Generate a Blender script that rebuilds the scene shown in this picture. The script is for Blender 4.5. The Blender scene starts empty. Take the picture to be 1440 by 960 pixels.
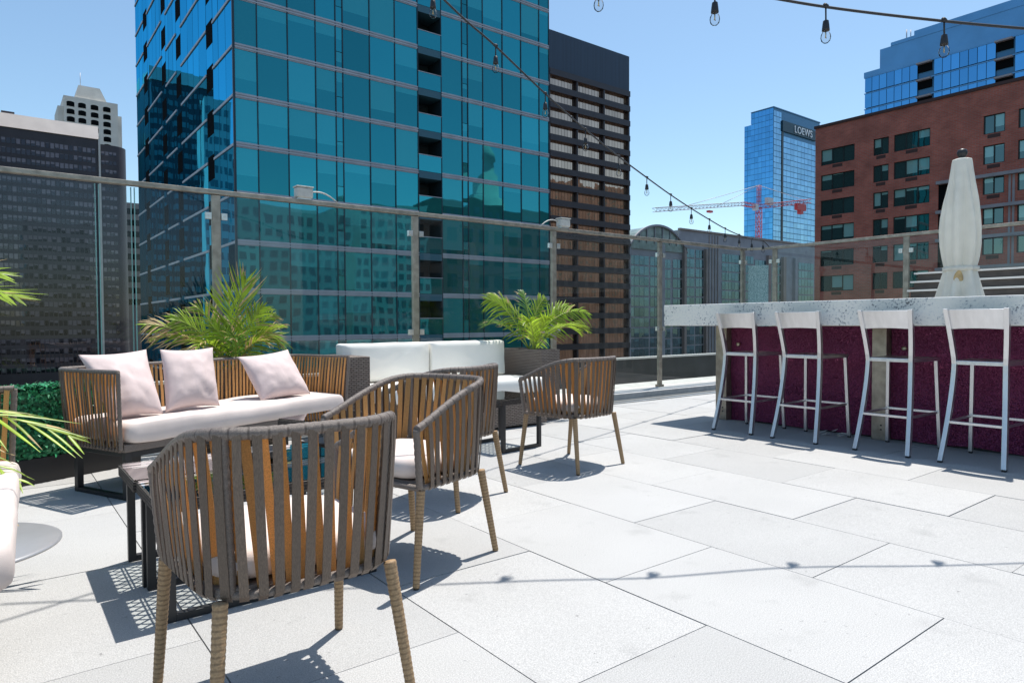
import bpy, math, random
from mathutils import Vector, Matrix, noise as mnoise
random.seed(7)
scene = bpy.context.scene
col = scene.collection
V = Vector
PI = math.pi

# ------------------------------------------------------------------ camera
CAM_H, F_PX = 0.95, 947.43
yaw, pit, roll = 0.656158, -0.0276166, -0.0047838
fw = V((math.sin(yaw)*math.cos(pit), math.cos(yaw)*math.cos(pit), math.sin(pit)))
r0 = V((math.cos(yaw), -math.sin(yaw), 0)); u0 = r0.cross(fw)
rt = r0*math.cos(roll)+u0*math.sin(roll); up = u0*math.cos(roll)-r0*math.sin(roll)
cd = bpy.data.cameras.new('camera'); cam = bpy.data.objects.new('camera', cd); col.objects.link(cam)
cam.matrix_world = Matrix(((rt.x, up.x, -fw.x, 0), (rt.y, up.y, -fw.y, 0), (rt.z, up.z, -fw.z, CAM_H), (0, 0, 0, 1)))
cd.sensor_width = 36; cd.lens = F_PX*36/1440; cd.clip_start = .05; cd.clip_end = 6000
scene.camera = cam
EYE = V((0, 0, CAM_H))
def proj(P):                                   # only used to rank windows by how large they show
    d = V(P)-EYE; z = d.dot(fw)
    if z < .1: return None
    return (720+F_PX*d.dot(rt)/z, 480-F_PX*d.dot(up)/z)

# ------------------------------------------------------------------ light
SUN = V((.315, .115, 1)).normalized()
w = bpy.data.worlds.new('World'); scene.world = w; w.use_nodes = True
nt = w.node_tree; bg = nt.nodes['Background']
sky = nt.nodes.new('ShaderNodeTexSky'); sky.sky_type = 'NISHITA'; sky.sun_disc = False
sky.sun_elevation = math.asin(SUN.z); sky.sun_rotation = math.atan2(SUN.x, SUN.y)
sky.altitude = 200; sky.air_density = 1.0; sky.dust_density = .8; sky.ozone_density = .35
air = nt.nodes.new('ShaderNodeMix'); air.data_type = 'RGBA'; air.blend_type = 'MULTIPLY'; air.inputs[0].default_value = 1; air.inputs[7].default_value = (1.0, 1.13, 1.12, 1)
nt.links.new(sky.outputs[0], air.inputs[6]); nt.links.new(air.outputs[2], bg.inputs[0]); bg.inputs[1].default_value = .135
sl = bpy.data.lights.new('sun', 'SUN'); sl.energy = 4.95; sl.angle = math.radians(.53); sl.color = (1, .96, .9)
so = bpy.data.objects.new('sun', sl); col.objects.link(so); so.rotation_euler = SUN.to_track_quat('Z', 'Y').to_euler()
so.location = (20, 8, 60)
vs = scene.view_settings; vs.view_transform = 'Standard'; vs.look = 'None'; vs.gamma = 1; vs.use_curve_mapping = False
vs.exposure = 0.22
scene.cycles.use_denoising = True
scene.cycles.max_bounces = 8; scene.cycles.transparent_max_bounces = 16
scene.cycles.sample_clamp_indirect = 6; scene.cycles.caustics_reflective = False; scene.cycles.caustics_refractive = False

# ------------------------------------------------------------------ materials
def mat(name, c, rough=.6, metal=0., var=0., vscale=8., bump=0., bscale=120., spec=.5, trans=0., c2=None, detail=4, stretch=None, facevar=0., coat=0.):
    m = bpy.data.materials.new(name); m.use_nodes = True; n = m.node_tree.nodes; L = m.node_tree.links
    p = n['Principled BSDF']; p.inputs['Roughness'].default_value = rough; p.inputs['Metallic'].default_value = metal
    p.inputs['Specular IOR Level'].default_value = spec
    if coat: p.inputs['Coat Weight'].default_value = coat
    tc = n.new('ShaderNodeTexCoord'); src = tc.outputs['Object']
    if stretch:
        mp = n.new('ShaderNodeMapping'); mp.inputs['Scale'].default_value = stretch; L.new(src, mp.inputs[0]); src = mp.outputs[0]
    colsock = None
    if var or c2:
        t = n.new('ShaderNodeTexNoise'); t.inputs['Scale'].default_value = vscale; t.inputs['Detail'].default_value = detail
        L.new(src, t.inputs[0])
        rp = n.new('ShaderNodeValToRGB'); rp.color_ramp.elements[0].position = .33; rp.color_ramp.elements[1].position = .67
        a = c2 if c2 else tuple(x*(1-var) for x in c); b = c if c2 else tuple(min(1, x*(1+var)) for x in c)
        rp.color_ramp.elements[0].color = (*a, 1); rp.color_ramp.elements[1].color = (*b, 1)
        L.new(t.outputs[0], rp.inputs[0]); colsock = rp.outputs[0]
    if facevar:
        at = n.new('ShaderNodeAttribute'); at.attribute_name = 'rnd'
        mr = n.new('ShaderNodeMapRange'); mr.inputs[3].default_value = 1-facevar; mr.inputs[4].default_value = 1+facevar
        L.new(at.outputs['Fac'], mr.inputs[0])
        mx = n.new('ShaderNodeMix'); mx.data_type = 'RGBA'; mx.blend_type = 'MULTIPLY'; mx.inputs[0].default_value = 1
        if colsock: L.new(colsock, mx.inputs[6])
        else: mx.inputs[6].default_value = (*c, 1)
        L.new(mr.outputs[0], mx.inputs[7]); colsock = mx.outputs[2]
    if colsock: L.new(colsock, p.inputs['Base Color'])
    else: p.inputs['Base Color'].default_value = (*c, 1)
    if bump:
        t2 = n.new('ShaderNodeTexNoise'); t2.inputs['Scale'].default_value = bscale; t2.inputs['Detail'].default_value = 3
        L.new(src, t2.inputs[0]); b = n.new('ShaderNodeBump'); b.inputs['Strength'].default_value = bump; b.inputs['Distance'].default_value = .004
        L.new(t2.outputs[0], b.inputs['Height']); L.new(b.outputs[0], p.inputs['Normal'])
    if trans:
        td = n.new('ShaderNodeBsdfTranslucent'); ms = n.new('ShaderNodeMixShader'); ms.inputs[0].default_value = trans
        if colsock: L.new(colsock, td.inputs[0])
        else: td.inputs[0].default_value = (*c, 1)
        L.new(p.outputs[0], ms.inputs[1]); L.new(td.outputs[0], ms.inputs[2]); L.new(ms.outputs[0], n['Material Output'].inputs[0])
    return m

def clear_glass(name, tint=(.9, .96, .94), refl=1.0, ior=1.5, rough=0.):
    m = bpy.data.materials.new(name); m.use_nodes = True; n = m.node_tree.nodes; L = m.node_tree.links
    n.remove(n['Principled BSDF'])
    tr = n.new('ShaderNodeBsdfTransparent'); tr.inputs[0].default_value = (*tint, 1)
    gl = n.new('ShaderNodeBsdfGlossy'); gl.inputs['Roughness'].default_value = rough; gl.inputs[0].default_value = (refl, refl, refl, 1)
    fr = n.new('ShaderNodeFresnel'); fr.inputs[0].default_value = ior
    ms = n.new('ShaderNodeMixShader'); L.new(fr.outputs[0], ms.inputs[0]); L.new(tr.outputs[0], ms.inputs[1]); L.new(gl.outputs[0], ms.inputs[2])
    L.new(ms.outputs[0], n['Material Output'].inputs[0]); return m

def facade_glass(name, tint, inside, blind, f0=.55, blindshare=.5, wob=.25, wscale=.35, vary=.15):
    """mirror-coated window glass: what it mirrors comes from the sky and the buildings round it, what shows through is dim rooms and blinds"""
    m = bpy.data.materials.new(name); m.use_nodes = True; n = m.node_tree.nodes; L = m.node_tree.links
    n.remove(n['Principled BSDF'])
    at = n.new('ShaderNodeAttribute'); at.attribute_name = 'rnd'
    uv = n.new('ShaderNodeUVMap'); uv.uv_map = 'uv'; sx = n.new('ShaderNodeSeparateXYZ'); L.new(uv.outputs[0], sx.inputs[0])
    def mth(op, a, b=None):
        k = n.new('ShaderNodeMath'); k.operation = op
        for i, q in enumerate((a, b)):
            if q is None: continue
            if isinstance(q, (int, float)): k.inputs[i].default_value = q
            else: L.new(q, k.inputs[i])
        return k.outputs[0]
    fr = mth('FRACT', mth('MULTIPLY', at.outputs['Fac'], 7.31))
    has = mth('LESS_THAN', fr, blindshare)
    drop = mth('FRACT', mth('MULTIPLY', at.outputs['Fac'], 23.7))
    isb = mth('MULTIPLY', has, mth('GREATER_THAN', sx.outputs[1], drop))
    rp = n.new('ShaderNodeMix'); rp.data_type = 'RGBA'; L.new(at.outputs['Fac'], rp.inputs[0])
    rp.inputs[6].default_value = (*[x*.5 for x in inside], 1); rp.inputs[7].default_value = (*[x*1.5 for x in inside], 1)
    mx = n.new('ShaderNodeMix'); mx.data_type = 'RGBA'; L.new(isb, mx.inputs[0]); L.new(rp.outputs[2], mx.inputs[6]); mx.inputs[7].default_value = (*blind, 1)
    df = n.new('ShaderNodeBsdfDiffuse'); L.new(mx.outputs[2], df.inputs[0])
    gl = n.new('ShaderNodeBsdfGlossy'); gl.inputs['Roughness'].default_value = .015; gl.inputs[0].default_value = (*tint, 1)
    tc = n.new('ShaderNodeTexCoord'); no = n.new('ShaderNodeTexNoise'); no.inputs['Scale'].default_value = wscale; no.inputs['Detail'].default_value = 1
    L.new(tc.outputs['Object'], no.inputs[0]); bp = n.new('ShaderNodeBump'); bp.inputs['Strength'].default_value = wob; bp.inputs['Distance'].default_value = .05
    L.new(no.outputs[0], bp.inputs['Height']); L.new(bp.outputs[0], gl.inputs['Normal'])
    lw = n.new('ShaderNodeLayerWeight'); lw.inputs[0].default_value = .25
    f = mth('ADD', mth('MULTIPLY', lw.outputs['Fresnel'], 1-f0), f0)
    f = mth('MULTIPLY', f, mth('ADD', 1-vary, mth('MULTIPLY', mth('FRACT', mth('MULTIPLY', at.outputs['Fac'], 41.3)), vary*1.5)))
    f = mth('MINIMUM', f, 1.0)
    ms = n.new('ShaderNodeMixShader'); L.new(f, ms.inputs[0]); L.new(df.outputs[0], ms.inputs[1]); L.new(gl.outputs[0], ms.inputs[2])
    L.new(ms.outputs[0], n['Material Output'].inputs[0]); return m

def brick_mat(name, c1, c2, mortar, w=.23, h=.08, ms=.012, bump=.3, var=.3):
    m = bpy.data.materials.new(name); m.use_nodes = True; n = m.node_tree.nodes; L = m.node_tree.links; p = n['Principled BSDF']
    uv = n.new('ShaderNodeUVMap'); uv.uv_map = 'uv'
    b = n.new('ShaderNodeTexBrick'); b.inputs['Scale'].default_value = 1; b.inputs['Brick Width'].default_value = w; b.inputs['Row Height'].default_value = h
    b.inputs['Mortar Size'].default_value = ms; b.inputs['Color1'].default_value = (*c1, 1); b.inputs['Color2'].default_value = (*c2, 1); b.inputs['Mortar'].default_value = (*mortar, 1)
    L.new(uv.outputs[0], b.inputs[0])
    no = n.new('ShaderNodeTexNoise'); no.inputs['Scale'].default_value = .6; no.inputs['Detail'].default_value = 8; L.new(uv.outputs[0], no.inputs[0])
    mr = n.new('ShaderNodeMapRange'); mr.inputs[1].default_value = .3; mr.inputs[2].default_value = .7; mr.inputs[3].default_value = 1-var; mr.inputs[4].default_value = 1+var; L.new(no.outputs[0], mr.inputs[0])
    mx = n.new('ShaderNodeMix'); mx.data_type = 'RGBA'; mx.blend_type = 'MULTIPLY'; mx.inputs[0].default_value = 1
    L.new(b.outputs[0], mx.inputs[6]); L.new(mr.outputs[0], mx.inputs[7]); L.new(mx.outputs[2], p.inputs['Base Color'])
    bp = n.new('ShaderNodeBump'); bp.inputs['Strength'].default_value = bump; bp.inputs['Distance'].default_value = .004; bp.invert = True
    L.new(b.outputs['Fac'], bp.inputs['Height']); L.new(bp.outputs[0], p.inputs['Normal']); p.inputs['Roughness'].default_value = .8
    return m

def paver_mat():
    m = bpy.data.materials.new('pale granite paver'); m.use_nodes = True; n = m.node_tree.nodes; L = m.node_tree.links; p = n['Principled BSDF']
    tc = n.new('ShaderNodeTexCoord'); at = n.new('ShaderNodeAttribute'); at.attribute_name = 'rnd'
    def nz(s, d, lo, hi, a, b, rg=None):
        t = n.new('ShaderNodeTexNoise'); t.inputs['Scale'].default_value = s; t.inputs['Detail'].default_value = d; L.new(tc.outputs['Object'], t.inputs[0])
        mr = n.new('ShaderNodeMapRange'); mr.inputs[1].default_value = lo; mr.inputs[2].default_value = hi; mr.inputs[3].default_value = a; mr.inputs[4].default_value = b
        L.new(t.outputs[0], mr.inputs[0]); return t, mr.outputs[0]
    t1, spk = nz(260, 2, .3, .7, .70, 1.16)
    t2, big = nz(1.7, 8, .3, .75, .94, 1.04)
    t3, sta = nz(5.0, 9, .60, .78, 1.0, .84)
    t4, pit_ = nz(38, 3, .69, .75, 1.0, .60)
    mr = n.new('ShaderNodeMapRange'); mr.inputs[3].default_value = .92; mr.inputs[4].default_value = 1.05; L.new(at.outputs['Fac'], mr.inputs[0])
    v = mr.outputs[0]
    for q in (spk, big, sta, pit_):
        k = n.new('ShaderNodeMath'); k.operation = 'MULTIPLY'; L.new(v, k.inputs[0]); L.new(q, k.inputs[1]); v = k.outputs[0]
    mx = n.new('ShaderNodeMix'); mx.data_type = 'RGBA'; mx.blend_type = 'MULTIPLY'; mx.inputs[0].default_value = 1
    mx.inputs[6].default_value = (.468, .462, .450, 1); L.new(v, mx.inputs[7]); L.new(mx.outputs[2], p.inputs['Base Color'])
    b = n.new('ShaderNodeBump'); b.inputs['Strength'].default_value = .35; b.inputs['Distance'].default_value = .002; L.new(t1.outputs[0], b.inputs['Height']); L.new(b.outputs[0], p.inputs['Normal'])
    p.inputs['Roughness'].default_value = .7; p.inputs['Specular IOR Level'].default_value = .35
    return m

def granite_mat():
    m = bpy.data.materials.new('speckled granite'); m.use_nodes = True; n = m.node_tree.nodes; L = m.node_tree.links; p = n['Principled BSDF']
    tc = n.new('ShaderNodeTexCoord')
    a = n.new('ShaderNodeTexNoise'); a.inputs['Scale'].default_value = 55; a.inputs['Detail'].default_value = 5; a.inputs['Roughness'].default_value = .65; L.new(tc.outputs['Object'], a.inputs[0])
    g = n.new('ShaderNodeTexNoise'); g.inputs['Scale'].default_value = 5; g.inputs['Detail'].default_value = 4; L.new(tc.outputs['Object'], g.inputs[0])
    s = n.new('ShaderNodeMath'); s.operation = 'MULTIPLY_ADD'; s.inputs[1].default_value = .45; L.new(g.outputs[0], s.inputs[0]); L.new(a.outputs[0], s.inputs[2])
    rp = n.new('ShaderNodeValToRGB'); e = rp.color_ramp.elements
    e[0].position = .515; e[0].color = (.03, .03, .035, 1); e[1].position = .585; e[1].color = (.46, .46, .47, 1)
    q = e.new(.66); q.color = (.82, .79, .74, 1); q = e.new(.86); q.color = (.88, .84, .77, 1)
    L.new(s.outputs[0], rp.inputs[0]); L.new(rp.outputs[0], p.inputs['Base Color']); p.inputs['Roughness'].default_value = .22
    return m

def sequin_mat():
    m = bpy.data.materials.new('wine sequin cloth'); m.use_nodes = True; n = m.node_tree.nodes; L = m.node_tree.links; p = n['Principled BSDF']
    tc = n.new('ShaderNodeTexCoord'); v = n.new('ShaderNodeTexVoronoi'); v.inputs['Scale'].default_value = 230; L.new(tc.outputs['Object'], v.inputs[0])
    rp = n.new('ShaderNodeValToRGB'); rp.color_ramp.elements[0].color = (.075, .009, .034, 1); rp.color_ramp.elements[1].color = (.25, .034, .115, 1)
    L.new(v.outputs['Color'], rp.inputs[0]); L.new(rp.outputs[0], p.inputs['Base Color'])
    vm = n.new('ShaderNodeVectorMath'); vm.operation = 'MULTIPLY_ADD'; vm.inputs[1].default_value = (1.1,)*3; vm.inputs[2].default_value = (-.55,)*3
    L.new(v.outputs['Color'], vm.inputs[0]); g = n.new('ShaderNodeNewGeometry'); ad = n.new('ShaderNodeVectorMath'); L.new(vm.outputs[0], ad.inputs[0]); L.new(g.outputs['Normal'], ad.inputs[1])
    nm = n.new('ShaderNodeVectorMath'); nm.operation = 'NORMALIZE'; L.new(ad.outputs[0], nm.inputs[0]); L.new(nm.outputs[0], p.inputs['Normal'])
    p.inputs['Metallic'].default_value = .55; p.inputs['Roughness'].default_value = .28
    return m

M = {}
M['paver'] = paver_mat()
M['gap'] = mat('dark joint', (.03, .03, .03), .9)
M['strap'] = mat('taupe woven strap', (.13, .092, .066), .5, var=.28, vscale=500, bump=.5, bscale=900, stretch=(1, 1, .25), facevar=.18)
M['strap_in'] = mat('bounce lit tan strap', (.72, .43, .165), .5, var=.2, vscale=400, bump=.5, bscale=900, trans=.45, facevar=.22)  # tan strap, brightened in the colour to stand for bounced light
M['rail'] = mat('taupe wrapped rail', (.175, .14, .118), .4, var=.25, vscale=300, bump=.5, bscale=700)
M['legwrap'] = mat('tan rope wrap', (.36, .235, .125), .65, var=.22, vscale=160, bump=.4, bscale=500)
M['legwrap_dk'] = mat('tan rope wrap seam', (.25, .16, .085), .7, var=.2, vscale=160)
M['rail_dk'] = mat('rail wrap seam', (.095, .073, .06), .6)
M['cushion'] = mat('blush canvas cushion', (.70, .605, .56), .85, var=.05, vscale=7, bump=.25, bscale=420)
M['pillow'] = mat('dusty pink linen', (.68, .55, .525), .9, var=.06, vscale=9, bump=.35, bscale=30)
M['white'] = mat('off white vinyl', (.87, .845, .78), .5, var=.03, vscale=3, bump=.18, bscale=6)
M['wicker'] = brick_mat('brown resin wicker', (.23, .18, .15), (.32, .26, .22), (.09, .07, .058), w=.042, h=.015, ms=.003, bump=1.0, var=.2)
M['wicker_dk'] = brick_mat('dark rattan', (.06, .05, .042), (.11, .09, .075), (.012, .01, .01), w=.03, h=.012, ms=.002, bump=1.0, var=.2)
M['black'] = mat('black powder coat', (.018, .018, .02), .42)
M['alu'] = mat('brushed aluminium', (.70, .70, .71), .36, 1.0, var=.05, vscale=30, bump=.1, bscale=300, stretch=(1, 1, .1))
M['steel'] = mat('weathered stainless steel', (.37, .325, .265), .45, .75, var=.22, vscale=14, bump=.15, bscale=60)
M['steel_br'] = mat('bright steel', (.66, .65, .62), .3, .9, var=.1, vscale=14)
M['glass'] = clear_glass('fence glass', (.90, .95, .94), 1.0, 1.45)
M['tglass'] = clear_glass('table glass', (.96, .985, .98), 1.0, 1.5)
M['gedge'] = mat('glass edge', (.45, .72, .70), .25, trans=.4)
M['crackle'] = mat('shattered glass', (.62, .78, .78), .35, var=.5, vscale=90, c2=(.10, .26, .28), detail=6, bump=.9, bscale=110, trans=.35)
M['granite'] = granite_mat()
M['sequin'] = sequin_mat()
M['umb'] = mat('ivory canopy cloth', (.86, .84, .76), .85, var=.05, vscale=6, bump=.3, bscale=30, trans=.3)
M['stain'] = mat('tan stain', (.50, .36, .18), .9, var=.3, vscale=14)
M['kerb'] = mat('pale kerb stone', (.52, .51, .49), .8, var=.12, vscale=9, bump=.3, bscale=200)
M['dkwall'] = mat('dark parapet', (.045, .047, .05), .7, var=.25, vscale=3)
M['treadwhite'] = mat('white nosing', (.72, .70, .66), .5)
M['dkwood'] = mat('dark stained boards', (.055, .046, .04), .6, var=.3, vscale=9, stretch=(1, 1, 6))
M['plastic'] = mat('grey white plastic', (.55, .54, .50), .45, var=.08, vscale=20)
M['cable'] = mat('black rubber cable', (.02, .02, .022), .5)
M['bulb'] = clear_glass('clear bulb glass', (.93, .93, .93), 1.0, 1.18)
M['fil'] = mat('filament brass', (.55, .45, .25), .35, .8)
M['bolt'] = mat('bolt', (.6, .52, .38), .3, .9)
M['hedge'] = mat('artificial hedge leaf', (.028, .21, .085), .4, var=.5, vscale=60, trans=.15, facevar=.6)
M['soil'] = mat('dark potting soil', (.03, .022, .016), .95, var=.4, vscale=60, bump=.8, bscale=90)
M['leaf'] = mat('fresh palm leaf', (.30, .43, .03), .38, var=.28, vscale=9, trans=.42, facevar=.35)
M['leaf_dk'] = mat('deep palm leaf', (.09, .19, .025), .38, var=.3, vscale=9, trans=.3, facevar=.35)
M['leaf_dry'] = mat('dry palm leaf', (.52, .37, .17), .6, var=.25, vscale=14, trans=.3, facevar=.3)
M['rachis'] = mat('palm stalk', (.30, .38, .06), .45, trans=.1)
M['baseplate'] = mat('grey stand plate', (.36, .36, .37), .35, .3, var=.05)

# ------------------------------------------------------------------ mesh builder
class MB:
    def __init__(s): s.v = []; s.f = []; s.m = []; s.r = []; s.uv = []; s.sm = []
    def face(s, pts, m=0, r=None, unit=False, smooth=False, uvs=None):
        i = len(s.v); pts = [V(p) for p in pts]; s.v += pts; s.f.append(tuple(range(i, i+len(pts)))); s.m.append(m)
        s.r.append(random.random() if r is None else r); s.sm.append(smooth)
        if uvs: s.uv.append(uvs)
        elif unit: s.uv.append([(0, 0), (1, 0), (1, 1), (0, 1)][:len(pts)])
        else:
            e = (pts[1]-pts[0]); e = e.normalized() if e.length > 1e-9 else V((1, 0, 0))
            nrm = e.cross(pts[-1]-pts[0]); g = nrm.cross(e); g = g.normalized() if g.length > 1e-9 else V((0, 0, 1))
            s.uv.append([((p-pts[0]).dot(e), (p-pts[0]).dot(g)) for p in pts])
    def indexed(s, vs, fs, m=0, smooth=True, r=None):
        i = len(s.v); s.v += [V(p) for p in vs]
        for f in fs:
            s.f.append(tuple(i+k for k in f)); s.m.append(m); s.r.append(random.random() if r is None else r); s.sm.append(smooth)
            pts = [V(vs[k]) for k in f]; e = (pts[1]-pts[0]); e = e.normalized() if e.length > 1e-9 else V((1, 0, 0))
            nrm = e.cross(pts[-1]-pts[0]); g = nrm.cross(e); g = g.normalized() if g.length > 1e-9 else V((0, 0, 1))
            s.uv.append([((p-pts[0]).dot(e), (p-pts[0]).dot(g)) for p in pts])
    def hexa(s, c, m=0, r=None, skip=()):      # c: 8 corners, bottom ring ccw then top ring
        r = random.random() if r is None else r
        for k, q in enumerate(((3, 2, 1, 0), (4, 5, 6, 7), (0, 1, 5, 4), (1, 2, 6, 5), (2, 3, 7, 6), (3, 0, 4, 7))):
            if k not in skip: s.face([c[i] for i in q], m, r)
    def box(s, lo, hi, m=0, r=None, skip=()):
        x0, y0, z0 = lo; x1, y1, z1 = hi
        s.hexa([(x0, y0, z0), (x1, y0, z0), (x1, y1, z0), (x0, y1, z0), (x0, y0, z1), (x1, y0, z1), (x1, y1, z1), (x0, y1, z1)], m, r, skip)
    def bar(s, a, b, wv, hv, m=0, r=None):     # rectangular bar from a to b; wv,hv = half vectors across
        a, b, wv, hv = V(a), V(b), V(wv), V(hv)
        s.hexa([a-wv-hv, a+wv-hv, a+wv+hv, a-wv+hv, b-wv-hv, b+wv-hv, b+wv+hv, b-wv+hv], m, r)
    def tube(s, pts, rad, n=8, m=0, cap=True, closed=False):
        pts = [V(p) for p in pts]; N = len(pts); rad = rad if isinstance(rad, (list, tuple)) else [rad]*N
        vs = []; up_ = None
        for i in range(N):
            t = (pts[(i+1) % N]-pts[i-1]) if closed else (pts[min(i+1, N-1)]-pts[max(i-1, 0)])
            t = t.normalized() if t.length > 1e-9 else V((0, 0, 1))
            if up_ is None: up_ = V((0, 0, 1)) if abs(t.z) < .9 else V((1, 0, 0))
            x = t.cross(up_); x = x.normalized() if x.length > 1e-6 else t.orthogonal().normalized()
            y = x.cross(t).normalized(); up_ = y
            for k in range(n):
                a = 2*PI*k/n; vs.append(pts[i]+(x*math.cos(a)+y*math.sin(a))*rad[i])
        fs = []
        for i in range(N if closed else N-1):
            j = (i+1) % N
            for k in range(n): fs.append((i*n+k, i*n+(k+1) % n, j*n+(k+1) % n, j*n+k))
        if cap and not closed: fs += [tuple(range(n-1, -1, -1)), tuple((N-1)*n+k for k in range(n))]
        s.indexed(vs, fs, m)
    def lathe(s, prof, n=24, c=(0, 0, 0), m=0, mod=None):
        vs = []; c = V(c)
        for (r, z) in prof:
            for k in range(n):
                a = 2*PI*k/n; rr = r*(mod(a, z) if mod else 1); vs.append(c+V((rr*math.cos(a), rr*math.sin(a), z)))
        fs = []
        for i in range(len(prof)-1):
            for k in range(n): fs.append((i*n+k, i*n+(k+1) % n, (i+1)*n+(k+1) % n, (i+1)*n+k))
        fs += [tuple(range(n-1, -1, -1)), tuple((len(prof)-1)*n+k for k in range(n))]
        s.indexed(vs, fs, m)
    def ribbon(s, pts, wd, nd, w_, th, m=0, r=None):   # thin strap along pts; wd, nd lists of unit vectors
        r = random.random() if r is None else r
        vs = []; 
        for p, a, b in zip(pts, wd, nd):
            p, a, b = V(p), V(a)*w_/2, V(b)*th/2
            vs += [p-a-b, p+a-b, p+a+b, p-a+b]
        fs = []
        for i in range(len(pts)-1):
            for k in range(4): fs.append((i*4+k, i*4+(k+1) % 4, i*4+4+(k+1) % 4, i*4+4+k))
        fs += [(3, 2, 1, 0), tuple(len(vs)-4+k for k in range(4))]
        s.indexed(vs, fs, m, smooth=False, r=r)
    def build(s, name, mats, parent=None, world=False, bevel=0., rot=False):
        me = bpy.data.meshes.new(name)
        off = parent.location if (world and parent is not None) else V((0, 0, 0))
        vs = [p-off for p in s.v]
        me.from_pydata([tuple(p) for p in vs], [], s.f); 
        mats = mats if isinstance(mats, (list, tuple)) else [mats]
        for q in mats: me.materials.append(q)
        me.polygons.foreach_set('material_index', s.m); me.polygons.foreach_set('use_smooth', s.sm)
        u = me.uv_layers.new(name='uv'); flat = [c for f in s.uv for q in f for c in q]; u.data.foreach_set('uv', flat)
        a = me.attributes.new('rnd', 'FLOAT', 'FACE'); a.data.foreach_set('value', s.r)
        me.update()
        o = bpy.data.objects.new(name, me); col.objects.link(o)
        if parent is not None: o.parent = parent
        if bevel:
            import bmesh as _b
            bm = _b.new(); bm.from_mesh(me); _b.ops.remove_doubles(bm, verts=bm.verts, dist=1e-5); bm.to_mesh(me); bm.free()
            b = o.modifiers.new('bevel', 'BEVEL'); b.width = bevel; b.segments = 2; b.limit_method = 'ANGLE'; b.angle_limit = math.radians(40)
        return o

def tag(o, label=None, cat=None, group=None, kind=None):
    if label: o['label'] = label
    if cat: o['category'] = cat
    if group: o['group'] = group
    if kind: o['kind'] = kind
    return o
def thing(name, label, cat, loc=(0, 0, 0), rz=0., group=None):
    o = bpy.data.objects.new(name, None); col.objects.link(o); o.location = loc; o.rotation_euler = (0, 0, rz); o.empty_display_size = .1
    return tag(o, label, cat, group)
KIDS = {}
def kids(o): return [c for c in bpy.data.objects if c.parent == o]
def copy_tree(o, parent=None):
    c = o.copy(); col.objects.link(c)
    if parent is not None: c.parent = parent
    for ch in kids(o): copy_tree(ch, c)
    return c

# ------------------------------------------------------------------ terrace
def build_floor():
    b = MB(); b.box((-6, -6, -30), (9.6, 5.70, -.03))
    tag(b.build('terrace_base', M['gap']), kind='structure')
    t = MB(); px, L = .6375, .88
    for k in range(-11, 13):
        x0 = 1.755+px*k; x1 = x0+px
        if x1 > 9.5: break
        y = -5.0 + (.847 if k % 2 == 0 else 1.285) + .88*0
        y = (.847 if k % 2 == 0 else 1.285)-.88*7
        while y < 5.44:
            y1 = min(y+L, 5.445); g = .0013+random.random()*.0012; gx = .0017+random.random()*.0010
            if y1-y > .03:
                dz = random.uniform(-.0012, .0012)
                t.box((x0+gx, y+g, -.028), (x1-gx, y1-g, dz), skip=(0,))
            y += L
    tag(t.build('terrace_paving', M['paver']), kind='structure')
    k = MB(); k.box((-6, 5.70, -30), (9.9, 6.6, .078)); tag(k.build('kerb', M['kerb'], bevel=.006), kind='structure')
    d = MB(); d.box((-6, 5.47, -.026), (9.6, 5.56, .004)); d.box((-6, 5.60, -.026), (9.6, 5.692, .002))
    tag(d.build('drain_strip', M['steel_br']), kind='structure')
    k2 = MB(); k2.box((9.1, -6, -30), (9.6, 5.69, -.029)); tag(k2.build('kerb_side', M['kerb']), kind='structure')
    g = MB(); g.box((-1500, -1500, -31), (2500, 2500, -30))
    tag(g.build('ground', mat('city ground', (.10, .10, .10), .9, var=.4, vscale=.02)), kind='structure')
build_floor()

# parapet outside the fence
p = thing('parapet_wall', 'low dark parapet with thin pale coping outside the far glass fence', 'wall', (0, 6.9, -30))
b = MB(); b.box((-6, 6.9, -30), (12, 7.15, .395)); b.build('wall', M['dkwall'], p, world=True)
b = MB(); b.box((-6, 6.87, .397), (12, 6.95, .425)); b.build('coping', M['treadwhite'], p, world=True)
b = MB(); b.box((-6, 6.6, -30), (12, 6.868, -.05)); tag(b.build('gutter_floor', M['kerb']), kind='structure')

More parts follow.
